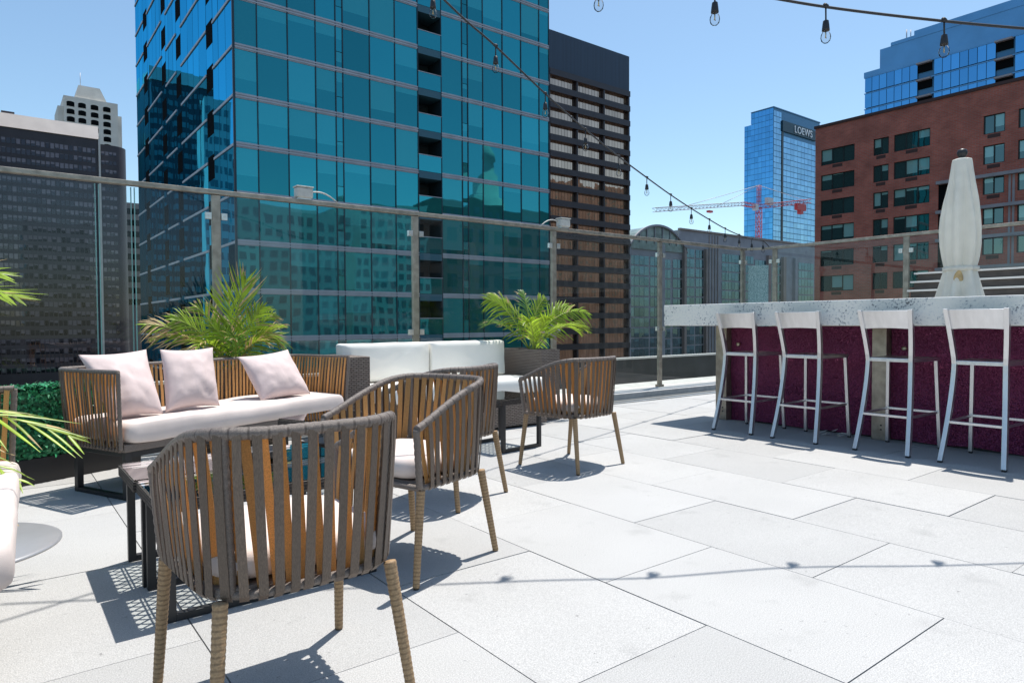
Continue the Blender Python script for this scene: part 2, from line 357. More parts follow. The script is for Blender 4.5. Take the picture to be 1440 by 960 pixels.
# ------------------------------------------------------------------ glass fence
ZR = 2.05
def fence(name, label, a, c, posts, joints, zt):
    a, c = V(a), V(c); d = (c-a); Ltot = d.length; d.normalize(); nrm = V((d.y, -d.x, 0))   # nrm towards the terrace
    root = thing(name, label, 'glass fence', (a.x, a.y, 0))
    z0, z1 = .10, zt-.03
    cuts = sorted([0]+[p_ for p_ in posts]+joints+[Ltot])
    for i in range(len(cuts)-1):
        s0, s1 = cuts[i]+.012, cuts[i+1]-.012
        if s1-s0 < .1: continue
        tilt = V((nrm.x, nrm.y, 0))*random.uniform(-.004, .004)
        p0, p1 = a+d*s0, a+d*s1; th = nrm*.006
        m = MB()
        m.hexa([V((*(p0+th).xy, z0)), V((*(p1+th).xy, z0)), V((*(p1-th).xy, z0)), V((*(p0-th).xy, z0)),
                V((*(p0+th+tilt).xy, z1)), V((*(p1+th+tilt).xy, z1)), V((*(p1-th+tilt).xy, z1)), V((*(p0-th+tilt).xy, z1))], 0, 0, skip=(0, 1, 3, 5, 4))
        g = m.build('glass_panel', M['glass'], root, world=True)
        e = MB()
        for q in (p0, p1): e.bar(V((*q.xy, z0)), V((*q.xy, z1)), d*.0035, nrm*.0058)
        e.build('panel_edge', M['gedge'], g, world=False).location = -V((a.x, a.y, 0)) if False else (-a.x, -a.y, 0)
    r_ = MB(); r_.bar(V((*a.xy, zt)), V((*c.xy, zt)), nrm*.03, V((0, 0, .019)))
    r_.build('top_rail', M['steel'], root, world=True, bevel=.004)
    for s_ in posts:
        q = a+d*s_
        m = MB(); m.bar(V((*(q+nrm*.0).xy, .02)), V((*(q).xy, zt-.022)), d*.034, nrm*.018)
        m.bar(V((*(q+nrm*.0).xy, .079)), V((*q.xy, .11)), d*.05, nrm*.035)
        po = m.build('post', M['steel'], root, world=True, bevel=.003)
        for zc in (zt-.2, (zt)*.42):
            for sgn in (-1, 1):
                cc = V((*(q+d*sgn*.062+nrm*.016).xy, zc)); m = MB()
                m.bar(cc-nrm*.02, cc+nrm*.012, d*.024, V((0, 0, .028))); m.tube([cc+nrm*.012, cc+nrm*.018], .008, 8)
                cl = m.build('glass_clamp', M['steel_br'], po, world=False, bevel=.002); cl.location = (-a.x, -a.y, 0)
    return root
FX0 = -2.6
fence('glass_fence', 'long clear glass fence with flat steel top rail behind the sofas and the palms', (FX0, 6.0, 0), (9.12, 6.0, 0),
      [1.497-FX0, 3.39-FX0, 5.24-FX0, 7.14-FX0, 9.05-FX0], [.645-FX0, .885-FX0], ZR)
fence('glass_fence', 'clear glass fence with steel rail behind the granite bar, in front of the brick building', (9.28, 5.66, 0), (9.28, -2.5, 0),
      [.06, 5.66-3.77, 5.66-1.6], [], ZR)
cr = thing('corner_fence_panel', 'narrow shattered glass panel crazed white between two steel posts at the fence corner', 'glass fence', (9.13, 5.95, 0))
m = MB(); m.bar((9.13, 5.95, .1), (9.13, 5.95, ZR-.25), V((.001, .001, 0)), V((.001, -.001, 0)))
m = MB(); a_, c_ = V((9.135, 5.955, 0)), V((9.27, 5.70, 0)); d_ = (c_-a_).normalized(); n_ = V((d_.y, -d_.x, 0))
m.hexa([a_+n_*.006+V((0, 0, .1)), c_+n_*.006+V((0, 0, .1)), c_-n_*.006+V((0, 0, .1)), a_-n_*.006+V((0, 0, .1)),
        a_+n_*.006+V((0, 0, ZR-.25)), c_+n_*.006+V((0, 0, ZR-.25)), c_-n_*.006+V((0, 0, ZR-.25)), a_-n_*.006+V((0, 0, ZR-.25))])
m.build('shattered_glass', M['crackle'], cr, world=True)
m = MB(); m.bar(V((9.125, 5.975, ZR)), V((9.275, 5.67, ZR)), n_*.025, V((0, 0, .017))); m.build('top_rail', M['steel'], cr, world=True)

for (x, lab, cab) in ((2.25, 'small white outlet box with white lead on the fence rail at left', 1), (5.40, 'small grey weatherproof box on the fence rail above the right potted palm', -1)):
    t = thing('outlet_box', lab, 'electrical box', (x, 6.0, ZR+.0195), group='boxes on the fence rail')
    m = MB(); m.box((-.075, -.045, .012), (.075, .05, .105)); m.build('housing', M['plastic'], t, bevel=.014)
    m = MB(); m.box((-.06, -.03, 0), (.06, .03, .014)); m.build('bracket', M['steel_br'], t)
    m = MB(); m.box((-.08, -.05, .106), (.08, .055, .118)); m.build('cover', M['plastic'], t, bevel=.004)
    m = MB(); pts = [V((cab*(.075+.26*k/10), .02, .075+.02*math.sin(k/10*PI)-.075*(k/10)**2+.004)) for k in range(11)]; m.tube(pts, .007, 8); m.build('lead', M['plastic'], t)

# ------------------------------------------------------------------ rope chairs and rope sofas
def rrect(wx, wy, r, n=5):
    out = []
    for cx, cy, a0 in ((wx-r, wy-r, 0), (-wx+r, wy-r, PI/2), (-wx+r, -wy+r, PI), (wx-r, -wy+r, 1.5*PI)):
        for k in range(n+1):
            a = a0+PI/2*k/n; out.append((cx+r*math.cos(a), cy+r*math.sin(a)))
    return out
def cushion(mb, outline, h, r, T, dome=.012, sag=0., m=0, seed=0):
    """soft slab: outline in (x,y), thickness h along z, edges rounded by r; T maps local points out"""
    N = len(outline); cx = sum(p[0] for p in outline)/N; cy = sum(p[1] for p in outline)/N
    mean = sum(math.hypot(p[0]-cx, p[1]-cy) for p in outline)/N
    rings = []
    for k in range(7):
        a = -PI/2+PI*k/6; rings.append((r*(1-math.cos(a)), h/2+(h/2)*math.sin(a)))
    for q in (.25, .5, .72, .9): rings.append((r+q*(mean-r), h+dome*(1-(1-q)**2)))
    bot = [(r+.6*(mean-r), 0)]
    rings = bot+rings
    vs = []
    for ins, z in rings:
        for (x, y) in outline:
            dx, dy = x-cx, y-cy; L = math.hypot(dx, dy)
            s_ = max(.0, 1-ins/mean) if ins > r*1.01 else max(0, (L-ins)/L)
            X, Y = cx+dx*s_, cy+dy*s_
            nz = mnoise.noise(V((X*7, Y*7, z*9+seed)))*.008+mnoise.noise(V((X*19, Y*19, z*20+seed)))*.0025
            vs.append(T(V((X+nz*.5, Y+nz*.5, z+nz))))
    fs = []
    for i in range(len(rings)-1):
        for k in range(N): fs.append((i*N+k, i*N+(k+1) % N, (i+1)*N+(k+1) % N, (i+1)*N+k))
    vs.append(T(V((cx, cy, h+dome)))); c = len(vs)-1; l = (len(rings)-1)*N
    for k in range(N): fs.append((l+k, l+(k+1) % N, c))
    fs.append(tuple(range(N-1, -1, -1)))
    mb.indexed(vs, fs, m)

class UCurve:
    """U-shaped plan: front left -> back -> front right, sampled by arc length"""
    def __init__(s, wf, wr, d, y0, r):
        pts = [V((-wf, d, 0)), V((-wr, y0+r, 0))]
        for k in range(1, 7):
            a = PI+PI/2*k/6; pts.append(V((-wr+r+r*math.cos(a), y0+r+r*math.sin(a), 0)))
        pts += [V((wr-r, y0, 0))]
        for k in range(1, 7):
            a = 1.5*PI+PI/2*k/6; pts.append(V((wr-r+r*math.cos(a), y0+r+r*math.sin(a), 0)))
        pts.append(V((wf, d, 0)))
        s.p = pts; s.l = [0]
        for i in range(1, len(pts)): s.l.append(s.l[-1]+(pts[i]-pts[i-1]).length)
        s.L = s.l[-1]; s.side = s.l[1]/s.L; s.corner = (s.l[1]+s.l[7])/2/s.L
    def at(s, t):
        q = min(max(t, 0), 1)*s.L
        for i in range(1, len(s.p)):
            if q <= s.l[i]+1e-9: break
        f = (q-s.l[i-1])/max(1e-9, s.l[i]-s.l[i-1]); d = (s.p[i]-s.p[i-1]).normalized()
        return s.p[i-1].lerp(s.p[i], f), V((d.y, -d.x, 0)), d    # point, outward normal, tangent

def rope_shell(root, top, bot, zt, zb, pitch, w_, rr, front_posts=True, inner_shift=.9, posts=None, w_in=None):
    n = int(round(top.L/pitch)); 
    def P(curve, t, z): p_, nn, d = curve.at(t); return V((p_.x, p_.y, z)), nn, d
    # wrapped rail, posts and lower ring
    fr = MB(); pts = []; rad = []; N = n*8
    for k in range(N+1):
        t = k/N; pts.append(P(top, t, zt(t))[0]); rad.append(rr*(1.03 if k % 8 == 0 else 1.10 + .03*math.sin(k*1.7)))
    fr.tube(pts, rad, 10)
    for k in range(0, N, 8): fr.m[k*10:(k+1)*10] = [1]*10
    fr.tube([P(bot, k/60, zb(k/60))[0] for k in range(61)], rr*.85, 8)
    for t in (posts or (0, 1, top.corner, 1-top.corner)):
        a, na, _ = P(top, t, zt(t)); b, nb, _ = P(bot, t, zb(t)); q = []; r_ = []
        m_ = max(8, int((a-b).length/.008))
        for k in range(m_+1): q.append(b.lerp(a, k/m_)); r_.append(rr*(.98 if k % 3 else .86))
        fr.tube(q, r_, 10)
    a, b = P(bot, 0, zb(0))[0], P(bot, 1, zb(1))[0]; fr.tube([a, b], rr*.9, 8)
    fr.build('frame', [M['rail'], M['rail_dk']], root)
    so_, si = MB(), MB(); jit = .12
    for k in range(n):
        t = (k+.5)/n
        if k and True:
            pa, na, da = P(top, t, zt(t)); t2 = t+random.uniform(-jit, jit)/n; pb, nb, db = P(bot, t2, zb(t2))
            pts, wd, nd = [], [], []; twist = random.uniform(-.22, .22); bulge = random.uniform(0, .005)
            for j in range(6):
                f = j/5; nn = na.lerp(nb, f).normalized(); dd = da.lerp(db, f).normalized()
                tw_ = twist*(f-.5); pts.append(pa.lerp(pb, f)+nn*(rr+.0015)+nn*bulge*math.sin(f*PI)); wd.append((dd+nn*tw_).normalized()); nd.append((nn-dd*tw_).normalized())
            pts = pts+[pts[-1]-nd[-1]*rr*.9-V((0, 0, rr))]; wd = wd+[wd[-1]]; nd = nd+[V((0, 0, -1))]
            pts[0] = pts[0]-nd[0]*.0022
            so_.ribbon(pts, wd, nd, w_*random.uniform(.93, 1.05), .0022)
        # inner strap, slanting the other way, on the inside of the rail
        t = (k+.5)/n+.5/n; t2 = t+(inner_shift*.5+random.uniform(-.25, .25))/n
        if t2 < .995 and t < .995:
            pa, na, da = P(top, t-.25/n, zt(t)); pb, nb, db = P(bot, t2, zb(t2))
            pts, wd, nd = [], [], []
            for j in range(5):
                f = j/4; nn = na.lerp(nb, f).normalized(); dd = da.lerp(db, f).normalized()
                pts.append(pa.lerp(pb, f)-nn*(rr*.8+.003*math.sin(f*PI))); wd.append(dd); nd.append(nn)
            si.ribbon(pts, wd, nd, (w_in or w_)*random.uniform(.9, 1.05), .0022)
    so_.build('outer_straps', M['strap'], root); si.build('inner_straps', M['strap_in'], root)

def wrapped_leg(root, a, b, r0_, r1_):
    a, b = V(a), V(b); m = MB(); n = int((a-b).length/.0045); pts, rad = [], []
    for k in range(n+1):
        f = k/n; pts.append(a.lerp(b, f)); rad.append((r0_+(r1_-r0_)*f)*(1.0 if k % 3 else .93))
    m.tube(pts, rad, 10)
    for k in range(0, n, 3): m.m[k*10:(k+1)*10] = [2]*10
    m.tube([b, b-V((0, 0, .004))], r1_*.8, 10, m=1)
    m.build('leg', [M['legwrap'], M['black'], M['legwrap_dk']], root)

def make_chair():
    root = thing('rope_armchair', '', 'chair')
    top = UCurve(.257, .246, .475, -.012, .165); bot = UCurve(.242, .226, .445, .02, .135)
    def zt(t):
        q = min(t, 1-t)/.36; q = min(1, q); return .572+.142*math.sin(q*PI/2)**1.15
    rope_shell(root, top, bot, zt, lambda t: .352, .0385, .0215, .0135)
    sb = MB(); o = [(x, y+.235) for x, y in rrect(.218, .20, .07)]
    cushion(sb, o, .022, .008, lambda q: q+V((0, 0, .345)), dome=0); sb.build('seat_base', M['rail'], root)
    c = MB(); o = [(x, y+.245) for x, y in rrect(.212, .205, .075, 8)]
    cushion(c, o, .075, .03, lambda q: q+V((0, 0, .372)), dome=.014); c.build('seat_cushion', M['cushion'], root)
    for sx in (-1, 1):
        wrapped_leg(root, (sx*.205, .045, .345), (sx*.238, -.008, .004), .0168, .0128)
        wrapped_leg(root, (sx*.238, .435, .345), (sx*.254, .480, .004), .0168, .0128)
    return root
chair = make_chair()
CH = [((.585, 1.495, 0), PI/2-1.563, 'rope armchair nearest the camera with its slatted back turned to us'),
      ((1.569, 2.480, 0), PI/2+.285, 'rope armchair in the middle seen from its open side, arm curving towards the nearest chair'),
      ((3.104, 3.097, 0), PI/2-1.437, 'rope armchair standing apart on the right, nearest the bar stools'),
      ((2.045, 2.923, 0), PI/2-1.176, 'rope armchair mostly hidden behind the middle armchair, before the white sectional')]
for i, (loc, rz, lab) in enumerate(CH):
    o = chair if i == 0 else copy_tree(chair)
    o.location = loc; o.rotation_euler.z = rz; tag(o, lab, 'chair', 'rope armchairs')

def make_sofa():
    root = thing('rope_sofa', '', 'sofa'); L2, W = .891, .604
    top = UCurve(L2+.0, L2, W, 0, .09); bot = UCurve(L2-.02, L2-.03, W-.02, .03, .08)
    rope_shell(root, top, bot, lambda t: .697, lambda t: .275, .0315, .0115, .0115, inner_shift=.5, w_in=.0175)
    sb = MB(); sb.box((-L2+.05, .04, .27), (L2-.05, W-.03, .30)); sb.box((-L2+.03, W-.05, .262), (L2-.03, W-.005, .305)); sb.build('seat_base', M['rail'], root, bevel=.006)
    c = MB(); o = [(x, y+.335) for x, y in rrect(L2-.04, .285, .06, 8)]
    # split the long sides so the top can bow
    o2 = []
    for i in range(len(o)):
        a, b = V(o[i]), V(o[(i+1) % len(o)]); k = max(1, int((a-b).length/.08))
        for j in range(k): o2.append(tuple(a.lerp(b, j/k)))
    N = len(o2)
    cushion(c, o2, .118, .035, lambda q: q+V((0, 0, .303)), dome=.012); c.build('seat_cushion', M['cushion'], root)
    for sx in (-1, 1):
        m = MB(); x = sx*(L2-.06); r_ = .017
        m.box((x-r_, .10, .0), (x+r_, .134, .262)); m.box((x-r_, W-.05, .0), (x+r_, W-.016, .262))
        m.box((x-r_*.98, .135, .001), (x+r_*.98, W-.051, .026)); m.box((x-r_*.97, .135, .235), (x+r_*.97, W-.051, .2615))
        m.build('sled_leg', M['black'], root, bevel=.002)
    for ya, yb in ((.11, .13), (W-.045, W-.02)):
        m = MB(); m.box((-L2+.08, ya, .23), (L2-.08, yb, .2618)); m.build('under_bar', M['black'], root)
    return root
sofa = make_sofa(); sofa.location = (1.084, 5.013, 0); sofa.rotation_euler.z = math.atan2(-.41, -.912)
tag(sofa, 'rope sofa with blush seat cushion and three pink pillows before the glass fence', 'sofa', 'rope sofas')
class LCurve(UCurve):
    """one arm and a straight back that ends open"""
    def __init__(s, wf, wr, d, y0, r):
        UCurve.__init__(s, wf, wr, d, y0, r); s.p = s.p[:8]+[V((wr, y0, 0))]; s.l = [0]
        for i in range(1, len(s.p)): s.l.append(s.l[-1]+(s.p[i]-s.p[i-1]).length)
        s.L = s.l[-1]; s.corner = (s.l[1]+s.l[7])/2/s.L
def make_end_sofa():
    root = thing('rope_sofa', '', 'sofa'); L2, W = .675, .604
    top = LCurve(L2, L2, W, 0, .09); bot = LCurve(L2-.02, L2-.03, W-.02, .03, .08)
    rope_shell(root, top, bot, lambda t: .697, lambda t: .275, .0315, .0115, .0115, inner_shift=.5, w_in=.0175, posts=(0, top.corner, 1))
    sb = MB(); sb.box((-L2+.05, .04, .262), (L2-.01, W-.02, .30)); sb.build('seat_base', M['rail'], root, bevel=.006)
    c = MB(); o = [(x+.02, y+.335) for x, y in rrect(L2-.02, .285, .07, 8)]; o2 = []
    for i in range(len(o)):
        a, b = V(o[i]), V(o[(i+1) % len(o)]); k = max(1, int((a-b).length/.08))
        for j in range(k): o2.append(tuple(a.lerp(b, j/k)))
    cushion(c, o2, .118, .03, lambda q: q+V((0, 0, .303)), dome=.012); c.build('seat_cushion', M['cushion'], root)
    for sx in (-1, 1):
        m = MB(); x = -L2+.06 if sx < 0 else L2-.16; r_ = .017
        m.box((x-r_, .10, .0), (x+r_, .134, .262)); yb = W-.016 if sx < 0 else W-.075; m.box((x-r_, yb-.034, .0), (x+r_, yb, .262))
        m.box((x-r_*.98, .135, .001), (x+r_*.98, yb-.035, .026)); m.build('sled_leg', M['black'], root, bevel=.002)
    return root
s2 = make_end_sofa(); s2.location = (-.566, 2.70, 0); s2.rotation_euler.z = -(PI/2+.037)
tag(s2, 'rope sofa cut off by the left edge, only its pale cushion and one post showing', 'sofa', 'rope sofas')

# pillows: four corners given in sofa coordinates (u along the back from its left end, v forward, z)
def spt(u, v, z): return V((.271+.912*u+.41*v, 4.648+.41*u-.912*v, z))
def pillow(name, label, bl, br, tr, tl, T, seed):
    A, B, C_, D = spt(*bl), spt(*br), spt(*tr), spt(*tl); ctr = (A+B+C_+D)/4; root = thing(name, label, 'pillow', ctr, group='pink pillows on the rope sofa')
    nrm = (B-A).cross(D-A).normalized(); n = 28; vs = []; idx = {}
    for side in (1, -1):
        for j in range(n+1):
            for i in range(n+1):
                u, v = i/n*2-1, j/n*2-1
                if side == -1 and (i in (0, n) or j in (0, n)): continue
                # edges bow in, corners stay out
                pu = u*(1-.07*(1-v*v)); pv = v*(1-.07*(1-u*u))
                s_, t_ = (pu+1)/2, (pv+1)/2
                P = A*(1-s_)*(1-t_)+B*s_*(1-t_)+C_*s_*t_+D*(1-s_)*t_
                th = T*((1-u**2)**.55)*((1-v**2)**.55)*(1+.18*(-v))
                cr_ = abs(u*v)**.7; wr = mnoise.noise(V((u*2.2+seed, v*2.2, side*3)))*.018*(1-u**4)*(1-v**4)+mnoise.noise(V(((u-v)*7+seed, (u+v)*1.3, side*3)))*.011*cr_*(1-u**6)*(1-v**6)+mnoise.noise(V((u*6+seed, v*4, side*3)))*.005*(1-u**6)*(1-v**6)
                idx[side, i, j] = len(vs); vs.append(P+nrm*side*(th+wr*.7)-ctr)
    fs = []
    g = lambda sd, i, j: idx.get((sd, i, j), idx.get((1, i, j)))
    for sd in (1, -1):
        for j in range(n):
            for i in range(n):
                q = [g(sd, i, j), g(sd, i+1, j), g(sd, i+1, j+1), g(sd, i, j+1)]
                fs.append(tuple(q if sd == 1 else q[::-1]))
    mb = MB(); mb.indexed(vs, fs, 0); mb.build('cover', M['pillow'], root)
pillow('pillow', 'largest pink pillow leaning in the left corner of the rope sofa', (.045, .46, .43), (.335, .49, .43), (.40, .24, .80), (-.0, .24, .785), .085, 1)
pillow('pillow', 'upright pink pillow second from the left on the rope sofa', (.36, .47, .435), (.725, .48, .435), (.79, .34, .80), (.42, .34, .80), .075, 5)
pillow('pillow', 'pink pillow standing alone at the right end of the rope sofa', (1.06, .47, .425), (1.50, .49, .435), (1.475, .29, .76), (1.03, .28, .725), .085, 9)

# ------------------------------------------------------------------ coffee tables
def make_table(w_, d_, h, cols, rows):
    root = thing('rattan_table', '', 'table')
    x0, x1, y0, y1 = -w_/2, w_/2, -d_/2, d_/2; e = .038
    m = MB(); m.box((x0, y0, h-.038), (x1, y0+e, h)); m.box((x0, y1-e, h-.038), (x1, y1, h)); m.box((x0, y0+e+.0005, h-.0375), (x0+e, y1-e-.0005, h-.0005)); m.box((x1-e, y0+e+.0005, h-.0375), (x1, y1-e-.0005, h-.0005))
    m.build('woven_rim', M['wicker_dk'], root)
    m = MB(); cw = (w_-2*e)/cols; zz = h-.012
    for i in range(1, cols):
        x = x0+e+cw*i
        for dx in (-.006, .006): m.box((x+dx-.003, y0+e-.002, zz-.004), (x+dx+.003, y1-e+.002, zz))
    rh = (d_-2*e)/rows
    for i in range(cols):
        xa, xb = x0+e+cw*i, x0+e+cw*(i+1)
        for j in range(-1, rows+1):
            y = y0+e+rh*j
            for sg in (0, 1):
                pts = []
                for k in range(9):
                    f = k/8; q = .5-.5*math.cos(PI*f)
                    yy = y+rh*(q if sg == 0 else 1-q); pts.append(V((xa+(xb-xa)*f, min(max(yy, y0+e*.7), y1-e*.7), zz-.002+(.002 if sg else 0))))
                if (pts[0]-pts[-1]).length < 1e-6: continue
                n_ = len(pts); wd = []
                for k in range(n_):
                    t = (pts[min(k+1, n_-1)]-pts[max(k-1, 0)]).normalized(); wd.append(V((-t.y, t.x, 0)))
                m.ribbon(pts, wd, [V((0, 0, 1))]*n_, .0085, .002)
    m.build('lattice', M['wicker_dk'], root)
    m = MB(); m.box((x0+.004, y0+.004, h+.0015), (x1-.004, y1-.004, h+.0065)); m.build('glass_top', M['tglass'], root)
    r_ = .014
    for sy in (-1, 1):
        m = MB(); y = sy*(d_/2-.016)
        for x in (x0+.04, x1-.04): m.box((x-r_, y-r_, 0), (x+r_, y+r_, h-.039))
        m.box((x0+.04+r_, y-r_*.98, .001), (x1-.04-r_, y+r_*.98, .024)); m.build('sled_leg', M['black'], root, bevel=.0015)
    for sx in (-1, 1):
        m = MB(); x = sx*(w_/2-.04); m.box((x-r_*.9, y0+.03, h-.06), (x+r_*.9, y1-.03, h-.0392)); m.build('under_bar', M['black'], root)
    return root
t1 = make_table(.78, .365, .388, 9, 7); t1.location = (.385+.39, 2.902, 0)
tag(t1, 'long low rattan table with glass top and black bowl, beside the rope sofa at left', 'table', 'rattan glass-topped tables')
t2 = copy_tree(t1); t2.location = (.393+.39, 2.527, 0)
tag(t2, 'long low rattan glass table just behind the nearest armchair', 'table', 'rattan glass-topped tables')
t3 = make_table(.46, .46, .388, 5, 9); t3.location = (3.10, 4.16, 0); t3.rotation_euler.z = .12
tag(t3, 'square rattan glass table between the hidden and the right armchair', 'table', 'rattan glass-topped tables')
t4 = copy_tree(t3); t4.location = (1.62, 3.86, 0); t4.rotation_euler.z = .42
tag(t4, 'square rattan glass table at the right end of the rope sofa, behind the middle armchair', 'table', 'rattan glass-topped tables')
bw = thing('ashtray', 'round black bowl standing on the long rattan table', 'ashtray', (.86, 2.82, .3948))
m = MB(); m.lathe([(.045, 0), (.075, .012), (.085, .04), (.078, .043), (.06, .022), (.0, .016)], 24); m.build('bowl', M['black'], bw)

# ------------------------------------------------------------------ white sectional
ws = thing('sectional_sofa', 'white sectional sofa with brown wicker base along the glass fence', 'sofa', (3.1, 5.2, 0))
m = MB(); m.box((2.20, 5.0, .0), (2.405, 5.56, .685)); m.build('arm', M['wicker'], ws, world=True, bevel=.006)
m = MB(); m.box((2.41, 4.79, .02), (4.10, 5.49, .30)); m.build('base', M['wicker'], ws, world=True, bevel=.006)
m = MB(); m.box((2.41, 5.495, .02), (4.08, 5.56, .66)); m.build('back_frame', M['wicker'], ws, world=True, bevel=.006)
for i, (xa, xb) in enumerate(((2.41, 3.245), (3.255, 4.10))):
    o = [(x+(xa+xb)/2, y+5.065) for x, y in rrect((xb-xa)/2, .275, .04, 5)]
    m = MB(); cushion(m, o, .135, .03, lambda q: q+V((0, 0, .302)), dome=.012, seed=i); m.build('seat_cushion', M['white'], ws, world=True)
for i, (xa, xb) in enumerate(((2.31, 3.165), (3.175, 4.03))):
    o2 = []; o = rrect((xb-xa)/2, .17, .022, 4)
    for k in range(len(o)):
        a, b_ = V(o[k]), V(o[(k+1) % len(o)]); q = max(1, int((a-b_).length/.07))
        for j in range(q): o2.append(tuple(a.lerp(b_, j/q)))
    m = MB(); cushion(m, o2, .14, .018, lambda q, xa=xa, xb=xb: V(((xa+xb)/2+q.x, 5.49-q.z-(.19-q.y)*.05+.0, .61+q.y+.0)), dome=.010, seed=3+i); m.build('back_cushion', M['white'], ws, world=True)

# ------------------------------------------------------------------ planters and palms
def planter(label, loc, rz, wx, wy, h):
    t = thing('wicker_planter', label, 'planter', loc, rz, group='wicker planters')
    m = MB(); e = .02
    m.box((-wx/2, -wy/2, 0), (wx/2, -wy/2+e, h)); m.box((-wx/2, wy/2-e, 0), (wx/2, wy/2, h)); m.box((-wx/2, -wy/2+e, 0), (-wx/2+e, wy/2-e, h)); m.box((wx/2-e, -wy/2+e, 0), (wx/2, wy/2-e, h))
    m.build('woven_box', M['wicker'], t)
    m = MB(); m.box((-wx/2+e, -wy/2+e, .05), (wx/2-e, wy/2-e, h-.035)); m.build('soil', M['soil'], t)
    return t
def frond(root, base, tip, arch, L=.26, n=24, dry=0., wid=.012, mats=('leaf', 'leaf_dry'), spread=1., seed=0, flat=None, droop=.25):
    rnd = random.Random(seed); base, tip = V(base), V(tip); ctrl = base.lerp(tip, .45)+V(arch)
    def Q(t): return base*(1-t)**2+ctrl*2*t*(1-t)+tip*t*t
    def dQ(t): return ((ctrl-base)*(1-t)+(tip-ctrl)*t).normalized()
    m = MB(); m.tube([Q(k/14) for k in range(15)], [.006*(1-k/14*.8) for k in range(15)], 6, m=0)
    for i in range(n):
        t = .16+.84*(i/(n-1))**.92
        for sd in (-1, 1):
            d = dQ(t); p0 = Q(t); side = d.cross(V((0, 0, 1))); side = side.normalized() if side.length > .1 else V((1, 0, 0))
            if flat is not None: side = V(flat).cross(d).normalized()*1.0
            upv = side.cross(d).normalized()
            ang = math.radians(58-34*t+rnd.uniform(-9, 9)); prof = max(.18, math.sin(PI*(.12+.83*t))**.7)
            ln = L*prof*rnd.uniform(.78, 1.15); wid_ = wid*.82*rnd.uniform(.8, 1.15)
            dirv = (d*math.cos(ang)+side*sd*math.sin(ang)*spread+upv*(.30 if flat is None else .12)+V((rnd.uniform(-.09, .09), rnd.uniform(-.09, .09), rnd.uniform(-.09, .09)))).normalized()
            isdry = rnd.random() < dry; mi = 2 if isdry else 1; r = rnd.random()
            wv = (dirv.cross(upv)).normalized(); fold = upv*.35
            pts = []; K = 5
            for k in range(K+1):
                f = k/K; q = p0+dirv*ln*f-V((0, 0, 1))*ln*droop*f*f*(1+rnd.uniform(0, .35)); pts.append(q)
            vs = []
            for k in range(K+1):
                f = k/K; ww = wid_*(.55+1.3*f-1.85*f*f) if f < 1 else .0006
                ww = max(ww, .0006)
                vs += [pts[k]-wv*ww+upv*ww*.5, pts[k], pts[k]+wv*ww+upv*ww*.5]
            fs = []
            for k in range(K): fs += [(k*3, k*3+1, k*3+4, k*3+3), (k*3+1, k*3+2, k*3+5, k*3+4)]
            m.indexed(vs, fs, mi, smooth=True, r=r)
            if not isdry and rnd.random() < dry*.9+.1:       # a brown leaf end
                for q in range(4): m.m[-1-q] = 2
    return m.build('frond', [M['rachis'], M[mats[0]], M[mats[1]]], root)
def palm(label, base, fr):
    t = thing('potted_palm', label, 'plant', base, group='areca palms')
    for i, f in enumerate(fr):
        k = dict(f); b = V(k.pop('b', (0, 0, 0)))+V((math.sin(i*2.4)*.03, math.cos(i*2.4)*.03, 0)); tip = V(k.pop('tip'))-V(base)
        frond(t, b, tip, k.pop('arch', (0, 0, .2)), seed=i*7+int(base[0]*31), **k)
    return t
planter('brown wicker planter hidden behind the rope sofa, under the palm with browned leaf ends', (1.50, 5.47, 0), .12, .62, .26, .60)
palm('palm with browned leaf ends and one tall upright frond behind the rope sofa', (1.47, 5.46, .57), [
    dict(tip=(1.56, 5.40, 1.28), arch=(-.04, 0, .14), L=.34, n=24, dry=.12, flat=(.3, -1, .1), wid=.010, droop=-.04),
    dict(tip=(1.44, 5.46, 1.16), arch=(-.02, 0, .12), L=.32, n=20, dry=.18, flat=(.5, -1, .1), wid=.009, droop=.0),
    dict(tip=(.86, 5.35, .95), arch=(-.06, 0, .22), L=.24, n=24, dry=.55, flat=(.1, -.8, .5), wid=.009),
    dict(tip=(.93, 5.42, .84), arch=(-.1, 0, .24), L=.22, n=22, dry=.45, wid=.009),
    dict(tip=(1.22, 5.50, 1.08), arch=(-.02, 0, .2), L=.24, n=22, dry=.3, flat=(0, -1, .2), wid=.009),
    dict(tip=(1.80, 5.32, .92), arch=(.05, 0, .2), L=.20, n=22, dry=.12, wid=.009),
    dict(tip=(1.78, 5.45, 1.02), arch=(.0, 0, .18), L=.20, n=22, dry=.2, flat=(0, -1, .2), wid=.009),
    dict(tip=(1.66, 5.25, .80), arch=(.05, -.05, .22), L=.18, n=20, dry=.5, wid=.009),
    dict(tip=(1.15, 5.2, .78), arch=(-.05, 0, .24), L=.2, n=20, dry=.2, wid=.009),
    dict(tip=(1.40, 5.15, .84), arch=(0, -.05, .2), L=.2, n=20, dry=.1, wid=.009, mats=('leaf_dk', 'leaf_dry')),
    dict(tip=(1.55, 5.72, .98), arch=(0, .05, .2), L=.2, n=20, dry=.1, wid=.009, mats=('leaf_dk', 'leaf_dry')),
    dict(tip=(1.80, 5.42, .84), arch=(.05, 0, .26), L=.24, n=24, dry=.06, wid=.010, flat=(0, -1, .5)),
    dict(tip=(1.05, 5.40, .98), arch=(-.05, 0, .22), L=.26, n=24, dry=.08, wid=.010, flat=(0, -1, .4)),
    dict(tip=(1.68, 5.38, 1.08), arch=(.0, 0, .16), L=.24, n=22, dry=.05, wid=.010, flat=(0, -1, .2)),
    dict(tip=(1.30, 5.36, .92), arch=(-.02, 0, .18), L=.22, n=22, dry=.05, wid=.010, flat=(.2, -1, .3))])
